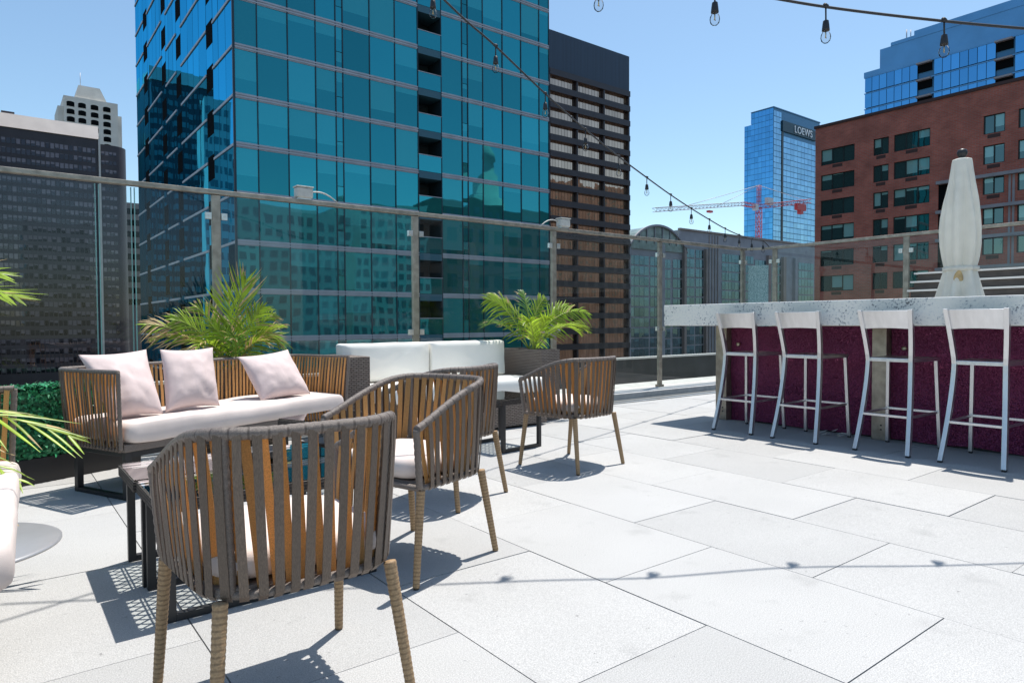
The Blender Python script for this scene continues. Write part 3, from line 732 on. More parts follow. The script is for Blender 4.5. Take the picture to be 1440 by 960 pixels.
planter('brown wicker planter standing at the right end of the white sectional', (4.285, 5.26, 0), 0, .235, .62, .69)
palm('bright green fountain-shaped palm in the wicker planter at the end of the white sectional', (4.27, 5.22, .66), [
    dict(tip=(3.70, 5.18, 1.17), arch=(-.02, 0, .26), L=.26, n=24, dry=.02, flat=(.1, -1, .3)),
    dict(tip=(3.84, 5.30, 1.22), arch=(.02, 0, .24), L=.22, n=22, dry=.02, flat=(.1, -1, .4)),
    dict(tip=(4.98, 5.15, 1.04), arch=(-.02, 0, .34), L=.28, n=24, dry=.02, flat=(-.1, -1, .4)),
    dict(tip=(4.86, 5.30, 1.12), arch=(-.05, 0, .28), L=.25, n=24, dry=.02, flat=(-.1, -1, .3)),
    dict(tip=(4.30, 5.40, 1.27), arch=(0, 0, .16), L=.22, n=22, dry=.04, flat=(0, -1, .1), mats=('leaf_dk', 'leaf_dry')),
    dict(tip=(4.52, 5.32, 1.20), arch=(-.04, 0, .2), L=.22, n=22, dry=.03, flat=(0, -1, .2)),
    dict(tip=(4.90, 5.10, .86), arch=(.04, 0, .30), L=.22, n=22, dry=.02),
    dict(tip=(4.66, 4.95, .84), arch=(.0, -.08, .30), L=.2, n=20, dry=.02),
    dict(tip=(3.80, 5.35, .92), arch=(-.1, 0, .26), L=.22, n=22, dry=.02, mats=('leaf_dk', 'leaf_dry')),
    dict(tip=(4.05, 5.00, .95), arch=(-.05, -.05, .24), L=.2, n=22, dry=.02),
    dict(tip=(4.72, 5.62, .56), arch=(.12, .1, .45), L=.2, n=20, dry=.02, wid=.010),
    dict(tip=(4.30, 4.98, .98), arch=(.0, -.05, .2), L=.18, n=20, dry=.02)])
planter('wicker planter out of frame at far left holding the palm that leans in', (-.62, 3.72, 0), .4, .34, .34, .56)
palm('palm leaning in from the left edge, its low fronds drooping over the white cushion', (-.60, 3.70, .53), [
    dict(tip=(.06, 3.02, 1.06), arch=(-.1, -.05, .42), L=.34, n=22, dry=.04, wid=.013, flat=(.3, -.5, 1), droop=.05),
    dict(tip=(.02, 3.20, 1.15), arch=(-.1, -.05, .42), L=.3, n=22, dry=.04, wid=.012, flat=(.3, -.5, 1), droop=.05),
    dict(tip=(.22, 3.06, .53), arch=(-.1, -.05, .26), L=.34, n=15, dry=.08, wid=.011, flat=(.2, -.5, 1), droop=.12),
    dict(tip=(.05, 2.98, .40), arch=(-.1, 0, .34), L=.24, n=14, dry=.08, wid=.010),
    dict(tip=(.02, 2.96, .28), arch=(0, 0, .5), L=.16, n=18, dry=.1, wid=.010),
    dict(tip=(-.55, 4.3, 1.2), arch=(0, 0, .3), L=.3, n=20), dict(tip=(-1.2, 3.9, 1.1), arch=(0, 0, .3), L=.3, n=20), dict(tip=(-.7, 3.6, 1.5), arch=(0, 0, .1), L=.3, n=20)])

# artificial hedge on a low black box behind the rope sofa
hd = thing('hedge_on_box', 'clipped bright green hedge screen on a low black box at far left', 'hedge', (.22, 4.93, 0), .4227)
m = MB(); m.box((-1.5, 0, 0), (.62, .30, .155)); m.build('low_box', M['black'], hd, bevel=.004)  # plain black box filling the strip below the hedge
m = MB(); m.box((-1.48, .035, .156), (.60, .275, .545)); m.build('hedge_core', mat('hedge backing', (.004, .03, .014), .9), hd)
m = MB(); rnd = random.Random(3)
def hleaf(p_, nrm):
    a = V((rnd.uniform(-1, 1), rnd.uniform(-1, 1), rnd.uniform(-1, 1))).normalized(); t = (a-nrm*a.dot(nrm)*.6).normalized(); s_ = t.cross(nrm).normalized(); L_ = rnd.uniform(.014, .030); o = nrm*rnd.uniform(0, .03)
    q = V(p_)+o; m.face([q-t*L_, q+s_*L_*.45+nrm*.003, q+t*L_+nrm*.006, q-s_*L_*.45+nrm*.003])
for _ in range(7000): hleaf((rnd.uniform(-1.0, .60), .030, rnd.uniform(.16, .55)), V((0, -1, 0)))
for _ in range(3500): hleaf((rnd.uniform(-1.0, .60), rnd.uniform(.03, .28), .55), V((0, 0, 1)))
for _ in range(900): hleaf((.603, rnd.uniform(.03, .28), rnd.uniform(.16, .55)), V((1, 0, 0)))
m.build('hedge_leaves', M['hedge'], hd)

# parasol stand at left edge
ps = thing('parasol_stand', 'round grey steel parasol base plate lying behind the cut-off sofa at left', 'parasol base', (-.20, 3.52, 0))
ps.location = (-.17, 3.66, 0)
m = MB(); m.lathe([(.40, 0), (.40, .008), (.385, .014), (0.0, .016)], 64); m.build('base_plate', M['baseplate'], ps)
m = MB(); m.tube([(-.16, .1, .016), (-.16, .1, .42)], .028, 16); m.tube([(-.16, .1, .25), (-.16, .1, .30)], .036, 16); m.build('sleeve', M['baseplate'], ps)

# ------------------------------------------------------------------ bar
bar = thing('outdoor_bar', 'long outdoor bar with speckled granite top and wine sequin front', 'bar', (5.55, 2.0, 0))
m = MB(); m.box((5.19, -1.2, .915), (5.98, 4.31, 1.113)); m.build('countertop', M['granite'], bar, world=True, bevel=.006)
for (ya, yb) in ((3.885, 4.005), (2.415, 2.525), (.93, 1.04), (-.6, -.49)):
    m = MB(); m.box((5.60, ya, 0), (5.72, yb, .913)); po = m.build('support_post', M['steel'], bar, world=True, bevel=.003)
    m = MB()
    for z in (.085, .12): m.tube([(5.60-5.55, (ya+yb)/2-.02-2, z), (5.594-5.55, (ya+yb)/2-.02-2, z)], .006, 8)
    m.build('bolt', M['black'], po)
def drape(y0, y1):
    m = MB(); ny, nz = int((y1-y0)/.03), 30; vs = []; fs = []
    for i in range(ny+1):
        for j in range(nz+1):
            y = y0+(y1-y0)*i/ny; z = .012+.895*j/nz; f = 1-j/nz
            dx = .02*mnoise.noise(V((y*2.2, z*1.6, 3)))*f**.6+.010*mnoise.noise(V((y*8, z*2.5, 7)))*f**.5 - .03*math.exp(-((z-.36-.12*math.sin(y*2.1))/.09)**2)*abs(math.sin(y*2.1+.4))*.5
            z2 = z+(.02*mnoise.noise(V((y*3, 1, 5))) if j == 0 else 0)
            vs.append((5.675+dx, y, z2))
    for i in range(ny):
        for j in range(nz): fs.append((i*(nz+1)+j, i*(nz+1)+j+1, (i+1)*(nz+1)+j+1, (i+1)*(nz+1)+j))
    m.indexed(vs, fs, 0); m.build('sequin_panel', M['sequin'], bar, world=True)
drape(2.53, 3.88); drape(1.045, 2.41); drape(-.485, .925)
m = MB(); m.box((5.735, -1.1, .03), (5.94, 4.0, .9)); m.build('carcass', M['black'], bar, world=True)
m = MB(); m.box((5.70, -1.1, 0), (5.93, 4.0, .029)); m.build('plinth', M['black'], bar, world=True)
for y in (3.78, 2.30):
    m = MB(); m.tube([(5.655, y, .735), (5.63, y, .735)], .017, 14); m.build('knob', M['bolt'], bar, world=True)

# bar stools
def make_stool():
    root = thing('bar_stool', '', 'stool'); T = .0135
    def rect_sweep(mb, pts, wy, wx):      # bar with section wx (local x) by wy (local y) through points in (x,y,z)
        vs = []
        for p_ in pts:
            p_ = V(p_); vs += [p_+V((-wx, -wy, 0)), p_+V((wx, -wy, 0)), p_+V((wx, wy, 0)), p_+V((-wx, wy, 0))]
        fs = []
        for i in range(len(pts)-1):
            for k in range(4): fs.append((i*4+k, i*4+(k+1) % 4, i*4+4+(k+1) % 4, i*4+4+k))
        fs += [(3, 2, 1, 0), tuple(len(vs)-4+k for k in range(4))]
        mb.indexed(vs, fs, 0, smooth=False)
    def rear(z):                       # x of the rear leg, half spacing
        if z <= .67:
            f = 1-z/.67; return .125-.125*f**1.55, .147+.036*f**1.4
        f = (z-.67)/.36; return .125-.085*f**1.3, .147+.027*f
    for sg in (-1, 1):
        m = MB(); rect_sweep(m, [(rear(z)[0], sg*rear(z)[1], z) for z in [.012+1.018*k/22 for k in range(23)]], .0145, .0185)
        l = m.build('leg', M['alu'], root, bevel=.003)
        m = MB(); m.box((rear(0)[0]-.015, sg*rear(0)[1]-.011, 0), (rear(0)[0]+.017, sg*rear(0)[1]+.011, .013)); m.build('foot_cap', M['black'], l)
        m = MB(); rect_sweep(m, [(.525-.035*k/8, sg*(.186-.018*k/8), .012+.645*k/8) for k in range(9)], .012, .0145)
        l = m.build('leg', M['alu'], root, bevel=.003)
        m = MB(); m.box((.513, sg*.186-.010, 0), (.537, sg*.186+.010, .013)); m.build('foot_cap', M['black'], l)
    # seat pan, dished
    m = MB(); n = 10; vs = []; fs = []
    for lay in (0, 1):
        for i in range(n+1):
            for j in range(n+1):
                u, v = i/n, j/n; x = .115+.40*u; hw = .150+.035*u; y = (v*2-1)*hw
                z = .655+.028*lay-(.012*math.sin(PI*u)*math.sin(PI*v) if lay else 0); vs.append((x, y, z))
    Nn = (n+1)**2
    for i in range(n):
        for j in range(n):
            a = i*(n+1)+j; fs += [(a, a+1, a+n+2, a+n+1), tuple(Nn+q for q in (a+n+1, a+n+2, a+1, a))]
    edge = [i*(n+1) for i in range(n+1)]+[n*(n+1)+j for j in range(1, n+1)]+[i*(n+1)+n for i in range(n-1, -1, -1)]+[j for j in range(n-1, 0, -1)]
    for k in range(len(edge)): a, b_ = edge[k], edge[(k+1) % len(edge)]; fs.append((a, b_, Nn+b_, Nn+a))
    m.indexed(vs, fs, 0, smooth=False); m.build('seat', M['alu'], root, bevel=.004)
    # curved back panel
    m = MB(); vs = []; fs = []; n = 12
    for lay in (0, 1):
        for i in range(n+1):
            for j in range(2):
                z = .893 if j == 0 else 1.024; x, hw = rear(z); f = i/n*2-1; bow = .022*(1-f*f)
                vs.append((x-bow+(.007 if lay else -.007), f*(hw-.011), z+(.006*(1-f*f) if j == 0 else -.004*(1-f*f)*0)))
    N2 = 2*(n+1)
    for i in range(n):
        a = i*2; fs += [(a, a+1, a+3, a+2), (N2+a+2, N2+a+3, N2+a+1, N2+a), (a+1, N2+a+1, N2+a+3, a+3), (a, a+2, N2+a+2, N2+a)]
    fs += [(0, N2, N2+1, 1), (2*n, 2*n+1, N2+2*n+1, N2+2*n)]
    m.indexed(vs, fs, 0, smooth=False); m.build('backrest', M['alu'], root, bevel=.002)
    def xr(z): return rear(z)
    zf = .27; x, hw = xr(zf)
    m = MB(); m.bar((x, -hw+.012, zf), (x, hw-.012, zf), (.011, 0, 0), (0, 0, .009)); m.build('footrest', M['alu'], root, bevel=.002)
    m = MB(); m.bar((.508, -.168, zf+.004), (.508, .168, zf+.004), (.011, 0, 0), (0, 0, .009)); m.build('footrest', M['alu'], root, bevel=.002)
    for sg in (-1, 1):
        m = MB(); m.bar((x+.016, sg*hw, zf+.001), (.498, sg*.176, zf+.003), (0, .006, 0), (0, 0, .008)); m.build('stretcher', M['alu'], root)
    return root
st = make_stool()
ST = [(3.425, .02, 'aluminium bar stool farthest left, by the free end of the granite bar'),
      (2.862, 0., 'aluminium bar stool second from the left, left of the steel bar post'),
      (2.198, -.01, 'aluminium bar stool third from the left, right in front of the steel bar post'),
      (1.634, -.02, 'aluminium bar stool closest to the camera, cut by the right edge of the photo')]
for i, (y, rz, lab) in enumerate(ST):
    o = st if i == 0 else copy_tree(st)
    o.location = (5.022, y, 0); o.rotation_euler.z = rz; tag(o, lab, 'bar stool', 'aluminium bar stools')
lt = thing('leaf_litter', 'few pale dry leaves dropped on the paving under the second stool', 'dry leaves', (5.45, 2.74, .003))
rnd = random.Random(5)
for k in range(9):
    m = MB(); a = rnd.uniform(0, PI*2); L_ = rnd.uniform(.03, .07); d_ = V((math.cos(a), math.sin(a), 0)); s_ = V((-d_.y, d_.x, 0)); c_ = V((rnd.uniform(-.07, .07), rnd.uniform(-.10, .10), .004+.004*k))
    q = [c_-d_*L_, c_+s_*.011+V((0, 0, .008)), c_+d_*L_+V((0, 0, rnd.uniform(0, .03))), c_-s_*.011+V((0, 0, .008))]
    q2 = [p_+V((0, 0, .0015)) for p_ in q]; m.hexa(q+q2); m.build('leaf', M['treadwhite'], lt)

# closed parasol behind the bar
ub = thing('closed_parasol', 'tall closed ivory parasol with black ball finial standing behind the bar', 'parasol', (6.6, 2.245, 0))
prof = []
zs = [1.08, 1.12, 1.17, 1.25, 1.33, 1.38, 1.40, 1.43, 1.5, 1.6, 1.72, 1.85, 2.0, 2.12, 2.22, 2.30, 2.325, 2.335]
rs = [v*.90 for v in [.195, .185, .172, .152, .134, .122, .118, .124, .138, .148, .150, .142, .124, .108, .094, .084, .078, .05]]
m = MB()
def fold(a, z):
    k = .20*min(1, max(.15, (2.33-z)/.35))
    return 1+k*math.cos(8*a+1.2*math.sin(z*3))*(.7+.3*math.sin(3*a+z*4))+k*.55*math.cos(5*a-z*2.2+1)+.05*math.sin(13*a+z*9)*(.5 if z < 2.2 else .2)
zz, rr_ = [], []
for i in range(len(zs)-1):
    for k in range(3): zz.append(zs[i]+(zs[i+1]-zs[i])*k/3); rr_.append(rs[i]+(rs[i+1]-rs[i])*k/3)
zz.append(zs[-1]); rr_.append(rs[-1])
m.lathe(list(zip(rr_, zz)), 96, mod=fold); cn = m.build('canopy', M['umb'], ub)
m = MB(); m.lathe([(.109, 1.375), (.118, 1.378), (.118, 1.412), (.109, 1.415)], 64, mod=lambda a, z: 1.06+.10*math.cos(8*a+1.2*math.sin(z*3))); m.build('tie_band', M['umb'], cn)
m = MB(); q = PI+.25
pts = []
for k in range(18):
    a = 2*PI*k/18; da, dz = .26*math.cos(a), .045*math.sin(a)-.012*math.cos(2*a); ang = q+da; z = 1.318+dz; R_ = .9*.139*fold(ang, z)+.006
    pts.append((R_*math.cos(ang), R_*math.sin(ang), z))
m.face(pts[::-1]); m.build('stain', M['stain'], cn)
m = MB(); m.tube([(0, 0, .02), (0, 0, 2.36)], .021, 14); m.build('pole', M['alu'], ub)
m = MB(); m.lathe([(.016, 2.33), (.024, 2.345), (.036, 2.365), (.040, 2.385), (.033, 2.408), (.012, 2.418), (0, 2.42)], 20); m.build('finial', M['black'], ub)
m = MB(); m.lathe([(.28, 0), (.28, .03), (.05, .06), (.035, .25), (0, .25)], 32); m.build('base', M['black'], ub)

# stepped platform behind the bar
sp = thing('stepped_platform', 'dark stepped platform with thin white nosings behind the parasol', 'steps', (8.4, 1.5, 0))
for k, (z, ye) in enumerate(((1.188, 3.29), (1.302, 3.35), (1.414, 3.43), (1.530, 3.50))):
    xa = 8.0+.28*k
    m = MB(); m.box((xa+.01, -1.5, 0 if k == 0 else z-.16), (xa+.29 if k < 3 else 9.15, ye-.03-.002*k, z-.021)); s_ = m.build('riser', M['dkwood'], sp, world=True)
    m = MB(); m.box((xa-.012, -1.5, z-.020), (xa+.292 if k < 3 else 9.15, ye, z)); m.build('nosing', M['treadwhite'], sp, world=True)

# ------------------------------------------------------------------ string lights
def string(label, pts, extra0, extra1, drop=.09):
    root = thing('string_lights', label, 'string lights', pts[0], group='string lights')
    O = V(pts[0]); top = [V(p_)+V((0, 0, drop)) for p_ in pts]; path = [V(extra0)]+top+[V(extra1)]
    cp = []
    for i in range(len(path)-1):
        p0, p1, p2, p3 = path[max(i-1, 0)], path[i], path[i+1], path[min(i+2, len(path)-1)]
        for k in range(8):
            t = k/8; cp.append(.5*((2*p1)+(p2-p0)*t+(2*p0-5*p1+4*p2-p3)*t*t+(3*p1-p0-3*p2+p3)*t**3)-O)
    cp.append(path[-1]-O); m = MB(); m.tube(cp, .0066, 6); m.build('cable', M['cable'], root)
    for q in top:
        q = q-O; m = MB(); m.tube([q+V((-.012, 0, .006)), q+V((.012, 0, .006))], .010, 8); m.tube([q, q-V((.002, .002, .062))], .0042, 6)
        c = q-V((.002, .002, .062))
        m.lathe([(.004, 0), (.013, -.006), (.0155, -.025), (.0175, -.045), (.018, -.052), (0, -.0525)][::-1], 14, c); so2 = m.build('socket', M['cable'], root)
        m = MB(); m.lathe([(.012, -.050), (.014, -.056), (.022, -.072), (.0235, -.085), (.020, -.100), (.010, -.110), (.0, -.112)][::-1], 16, c); m.build('bulb', M['bulb'], so2)
        m = MB(); m.tube([c+V((0, 0, -.054)), c+V((0, 0, -.085))], .003, 6); m.tube([c+V((-.006, 0, -.086)), c+V((.006, 0, -.086))], .002, 5); m.build('filament', M['fil'], so2)
P0, dv = V((2.06, 3.41, 0)), V((.5896, .1916, 0))
zl = [2.732, 2.606, 2.469, 2.352, 2.258, 2.182, 2.112, 2.056, 2.010, 1.972, 1.957, 1.962, 1.995]
string('long string of clear bulbs sagging down to the far corner of the glass fence', [(*(P0+dv*k).xy, z+.07) for k, z in enumerate(zl)], tuple(P0-dv*2.5+V((0, 0, 3.35))), (9.27, 5.69, ZR+.02), .085)
B2 = [(2.265, 2.268, 2.433), (2.704, 1.946, 2.371), (3.199, 1.673, 2.322), (3.642, 1.323, 2.249), (4.10, 1.01, 2.215), (4.55, .70, 2.20)]
string('short run of four clear bulbs on a cable across the top right sky', [(x, y, z+.05) for x, y, z in B2], (.9, 3.2, 2.86), (6.6, -.75, 2.32), .085)

# ------------------------------------------------------------------ city
G = {}
G['tower'] = facade_glass('teal tower glass', (.050, .42, .47), (.020, .11, .125), (.07, .32, .33), f0=.56, blindshare=.45, wob=.18, vary=.34)
G['tower_side'] = facade_glass('blue tower glass', (.05, .52, .84), (.006, .03, .05), (.01, .06, .09), f0=.82, blindshare=.1, wob=.12)
G['dark'] = facade_glass('dark office glass', (.30, .27, .30), (.02, .02, .026), (.20, .17, .18), f0=.14, blindshare=.8)
G['bronze'] = facade_glass('bronze office glass', (.97, .64, .46), (.05, .034, .024), (.20, .135, .095), f0=.58, blindshare=.6)
G['brickwin'] = facade_glass('apartment window glass', (.45, .66, .64), (.015, .04, .04), (.30, .52, .48), f0=.22, blindshare=.7)
G['grey'] = facade_glass('green office glass', (.26, .40, .48), (.010, .022, .03), (.06, .12, .14), f0=.30, blindshare=.5)
G['sky'] = facade_glass('bright blue curtain glass', (.16, .52, .92), (.01, .05, .10), (.03, .15, .25), f0=.72, blindshare=.2)
G['pale'] = facade_glass('pale blue curtain glass', (.38, .62, .82), (.02, .08, .12), (.08, .2, .28), f0=.7, blindshare=.2)
G['cream'] = facade_glass('shaded window glass', (.25, .28, .30), (.015, .02, .025), (.06, .07, .07), f0=.2)
C = {}
C['band'] = mat('grey slab edge', (.46, .46, .49), .5, .2, var=.1, vscale=1)
C['mull'] = mat('dark mullion', (.012, .03, .045), .4)
C['door'] = mat('balcony door glass', (.05, .05, .05), .15)
C['core'] = mat('tower core', (.012, .03, .04), .6)
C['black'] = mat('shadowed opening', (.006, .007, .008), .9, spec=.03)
C['mwin'] = mat('shaded window band', (.16, .20, .20), .3)
C['balc'] = mat('balcony slab', (.05, .14, .18), .5)
C['dk'] = mat('dark brown cladding', (.045, .036, .042), .5, var=.2, vscale=.2)
C['cream'] = mat('cream limestone', (.80, .69, .61), .8, var=.06, vscale=.3)
C['creamw'] = mat('pale concrete', (.66, .62, .55), .8, var=.08, vscale=.3)
C['brown'] = mat('bronze spandrel', (.040, .028, .03), .45, var=.15, vscale=.3)
C['navy'] = mat('navy louvre', (.030, .048, .078), .55, var=.15, vscale=.4, stretch=(3, 3, .05))
C['conc'] = mat('grey precast', (.33, .33, .35), .8, var=.12, vscale=.2)
C['conc2'] = mat('brown precast', (.31, .25, .22), .8, var=.12, vscale=.2)
C['roofglass'] = mat('green vault glass', (.20, .26, .23), .3, var=.4, vscale=.3)
C['brick'] = brick_mat('red brick', (.43, .105, .07), (.52, .14, .092), (.34, .20, .155), w=.46, h=.16, ms=.018, bump=.3, var=.22)
C['ledge'] = mat('concrete ledge', (.33, .31, .32), .8, var=.1, vscale=1)
C['wframe'] = mat('dark window frame', (.012, .018, .018), .5)
C['grille'] = mat('wall grille', (.07, .03, .024), .6)
C['blue'] = mat('blue spandrel', (.05, .17, .30), .35, .3)
C['paleblue'] = mat('pale blue panel', (.13, .36, .64), .35, .3, var=.08, vscale=.2)
C['red'] = mat('red crane steel', (.50, .045, .05), .5)
C['whitep'] = mat('white crane steel', (.55, .55, .56), .5)
C['sign'] = mat('slate sign board', (.02, .06, .09), .5)
C['letter'] = mat('white letters', (.85, .87, .9), .5)
C['green'] = mat('weathered green stone', (.17, .20, .15), .8, var=.15, vscale=.2)

def pane_pts(o, u, v, nrm, tilt):
    """pane with outward offset per corner: real glass never sits in one perfect plane"""
    k = [random.uniform(-tilt, tilt) for _ in range(2)]
    return [o+nrm*(k[0]+k[1]), o+u+nrm*(-k[0]+k[1]), o+u+v+nrm*(-k[0]-k[1]), o+v+nrm*(k[0]-k[1])]
def panes(root, quads, mat_, name='window', limit=100, frame=None, fw_=.06, fd=.05):
    """each window its own part, largest in view first; past the limit the rest are one part"""
    def size(q):
        c = [proj(p_) for p_ in q]
        if any(x is None for x in c): return 0
        mx, my = sum(x[0] for x in c)/4, sum(x[1] for x in c)/4
        if not (-20 < mx < 1460 and -20 < my < 640): return 0
        return abs(sum(c[i][0]*c[(i+1) % 4][1]-c[(i+1) % 4][0]*c[i][1] for i in range(4)))/2
    def addpane(m, q, nrm_in):
        m.face(q, 0, unit=True)
    order = sorted(quads, key=lambda q: -size(q))
    def fr(mb, q, mi=0):
        a, b_, c, d = q; u = (b_-a).normalized(); v = (d-a).normalized(); n = u.cross(v)
        for (s, e, ax) in ((a, b_, v), (d, c, -v), (a, d, u), (b_, c, -u)):
            mb.bar(s+ax*fw_/2+n*fd*.5, e+ax*fw_/2+n*fd*.5, ax*fw_/2*(1 if ax in (v, -v) else .98), n*fd*(.5 if ax in (v, -v) else .46), mi)
    for q in order[:limit]:
        m = MB(); m.face(q, 0, unit=True); o = m.build(name, mat_, root, world=True)
        if frame: m = MB(); fr(m, q); f = m.build('window_frame', frame, o); f.location = -V(root.location)
    if len(order) > limit:
        m = MB()
        for q in order[limit:]: m.face(q, 0, unit=True)
        o = m.build('far_windows', mat_, root, world=True); o['kind'] = 'stuff'
        if frame:
            m = MB()
            for q in order[limit:]: fr(m, q)
            f = m.build('far_window_frames', frame, o); f.location = -V(root.location); f['kind'] = 'stuff'
def wq(o, u, v): o, u, v = V(o), V(u), V(v); return [o, o+u, o+u+v, o+v]

# --- the big teal glass tower
TX, TY = 12.08, 43.7
tw = thing('glass_tower', 'big teal and blue glass tower with grey floor lines and a recessed balcony stack', 'building', (TX, TY, -30))
xs = [12.08, 13.5, 15.44, 17.3, 18.7, 19.21, 21.2, 23.16, 25.03, 27.03, 28.9, 29.43, 30.85, 32.78, 34.68, 36.61, 37.69]
FL = 3.02; zb0 = -9.06
m = MB(); m.box((TX+.12, TY+.12, -30), (25.02, 78.2, 48)); m.box((27.04, TY+.12, -30), (37.6, 78.2, 48)); m.box((25.02, TY+1.9, -30), (27.04, 78, 48)); m.build('core', C['core'], tw, world=True)
qs = []
nf = 18
for k in range(nf):
    z0 = zb0+FL*k
    for i in range(len(xs)-1):
        if i == 8: continue
        a, b_ = xs[i], xs[i+1]
        if i in (4, 10):      # narrow columns split in two lights
            for (s_, e_) in ((.18, 1.2), (1.24, FL-.16)): qs.append(pane_pts(V((a+.03, TY, z0+s_)), V((b_-a-.06, 0, 0)), V((0, 0, e_-s_)), V((0, -1, 0)), .006))
        else: qs.append(pane_pts(V((a+.03, TY, z0+.18)), V((b_-a-.06, 0, 0)), V((0, 0, FL-.36)), V((0, -1, 0)), .008))
panes(tw, qs, G['tower'])
for k in range(nf+1):
    z0 = zb0+FL*k; m = MB()
    for (a, b_) in ((TX, 25.02), (27.04, 37.69)):
        for dz in (-.10, .06): m.box((a, TY-.07, z0+dz), (b_, TY+.1, z0+dz+.085))
        m.box((a, TY-.03, z0-.17), (b_, TY+.1, z0+.19))
    m.build('floor_line', C['band'], tw, world=True)
    if 1:
        m = MB(); m.box((25.03, TY-.02, z0-.40), (27.03, TY+1.88, z0+.10)); m.build('balcony_slab', C['balc'], tw, world=True)
        m = MB(); m.face(pane_pts(V((25.05, TY-.03, z0+.12)), V((1.96, 0, 0)), V((0, 0, 1.16)), V((0, -1, 0)), .004), 0, r=.37+.02*random.random(), unit=True); m.build('balcony_glass', G['tower'], tw, world=True)
        m = MB(); m.box((25.03, TY-.06, z0+1.29), (27.03, TY-.02, z0+1.34)); m.build('balcony_rail', C['band'], tw, world=True)
        m = MB(); m.box((25.25, TY+1.86, z0+.10), (26.1, TY+1.898, z0+2.3)); m.box((26.16, TY+1.86, z0+.10), (26.9, TY+1.897, z0+2.3)); m.build('balcony_door', C['door'], tw, world=True)
m = MB()
for x in xs: m.box((x-.035, TY-.05, -9), (x+.035, TY+.09, 46.2))
m.build('mullions', C['mull'], tw, world=True)
# left face, seen at a slant: panes, broken floor lines and four columns of dark openings
ops = [(48.5, 50.2, 1.75), (58.0, 59.7, .9), (63.7, 65.4, .5), (72.0, 73.9, 2.0)]
qs = []; ys = [TY]
while ys[-1] < 78: ys.append(ys[-1]+1.72)
cut = sorted(set([TY, 78.2]+[v for o in ops for v in o[:2]]+[y for y in ys if all(not (o[0]-.6 < y < o[1]+.6) for o in ops) and y > TY+.5 and y < 77.8]))
holes = []
for k in range(nf+1):
    z0 = zb0+FL*(k-1)
    for i in range(len(cut)-1):
        a, b_ = cut[i], cut[i+1]; op = [o for o in ops if o[0]-.01 <= a and b_ <= o[1]+.01]
        if op:
            zo = z0+op[0][2]
            holes.append((a, b_, zo))
            qs.append(pane_pts(V((TX, b_-.03, zo+1.65)), V((0, -(b_-a-.06), 0)), V((0, 0, FL-1.65)), V((-1, 0, 0)), .004))
        else: qs.append(pane_pts(V((TX, b_-.03, z0+.05)), V((0, -(b_-a-.06), 0)), V((0, 0, FL-.1)), V((-1, 0, 0)), .005))
panes(tw, qs, G['tower_side'], name='side_window')
segs = [(TY, 48.5), (50.2, 58.0), (59.7, 63.7), (65.4, 72.0), (73.9, 78.2)]
for k in range(nf+1):
    z0 = zb0+FL*k; m = MB()
    for (a, b_) in segs:
        m.box((TX-.06, a, z0-.07), (TX+.08, b_, z0+.09))
    m.build('side_floor_line', C['band'], tw, world=True)
m = MB()
for (a, b_, zo) in holes: m.box((TX-.005, a, zo), (TX+.1, b_, zo+1.65))
m.build('vent_recesses', C['black'], tw, world=True)
m = MB(); m.box((TX-.07, TY-.08, -9), (TX+.06, TY+.05, 46)); m.build('corner_trim', C['mull'], tw, world=True)
m = MB(); m.box((TX-.1, TY-.1, 48.0), (37.8, 78.3, 49)); m.build('parapet', C['band'], tw, world=True)

# --- dark office block at left
dk = thing('dark_office_block', 'dark brown office block with cream top band at the left edge', 'building', (-14, 230, -30))
m = MB(); m.box((-70, 230.1, -30), (25.3, 262, 54.75)); m.build('wall', C['dk'], dk, world=True)
m = MB(); n = 10; pts = [(25.9, 231), (30, 231)]
ring = [(25.9, 231.0)]+[(29+4*math.sin(PI/2*k/n), 235-4*math.cos(PI/2*k/n)) for k in range(n+1)]+[(33, 262), (25.9, 262)]
N = len(ring); vs = [(x, y, -30) for x, y in ring]+[(x, y, 53.8) for x, y in ring]
m.indexed(vs, [(i, (i+1) % N, N+(i+1) % N, N+i) for i in range(N)]+[tuple(range(N, 2*N))], 0, smooth=False); m.build('wing', C['dk'], dk, world=True)
m = MB(); m.hexa([V(v) for v in ((-70, 229.7, 54.8), (25.5, 229.7, 54.8), (25.5, 262, 54.8), (-70, 262, 54.8), (-70, 231.1, 58.8), (25.5, 231.1, 58.8), (25.5, 262, 58.8), (-70, 262, 58.8))]); m.build('cream_band', C['cream'], dk, world=True)  # front leaned back to catch the sun; the slope is invented
m = MB(); m.box((25.35, 229.6, -30), (25.85, 230.6, 55)); m.build('light_pipe', C['creamw'], dk, world=True)
m = MB(); m.box((3, 236, 58.8), (6, 240, 60.6)); m.box((17, 238, 58.8), (19, 242, 60.2)); m.build('roof_unit', C['dk'], dk, world=True)
qs = []
for k in range(25):
    z = 52.0-2.62*k
    for i in range(38):
        x = -17+1.10*i
        if x+1 > 25.0: continue
        qs.append(wq((x, 230.05, z-1.5), (.86, 0, 0), (0, 0, 1.5)))
    for i in range(4): qs.append(wq((26.2+1.0*i, 230.95, z-1.35), (.78, 0, 0), (0, 0, 1.15)))
panes(dk, qs, G['dark'])
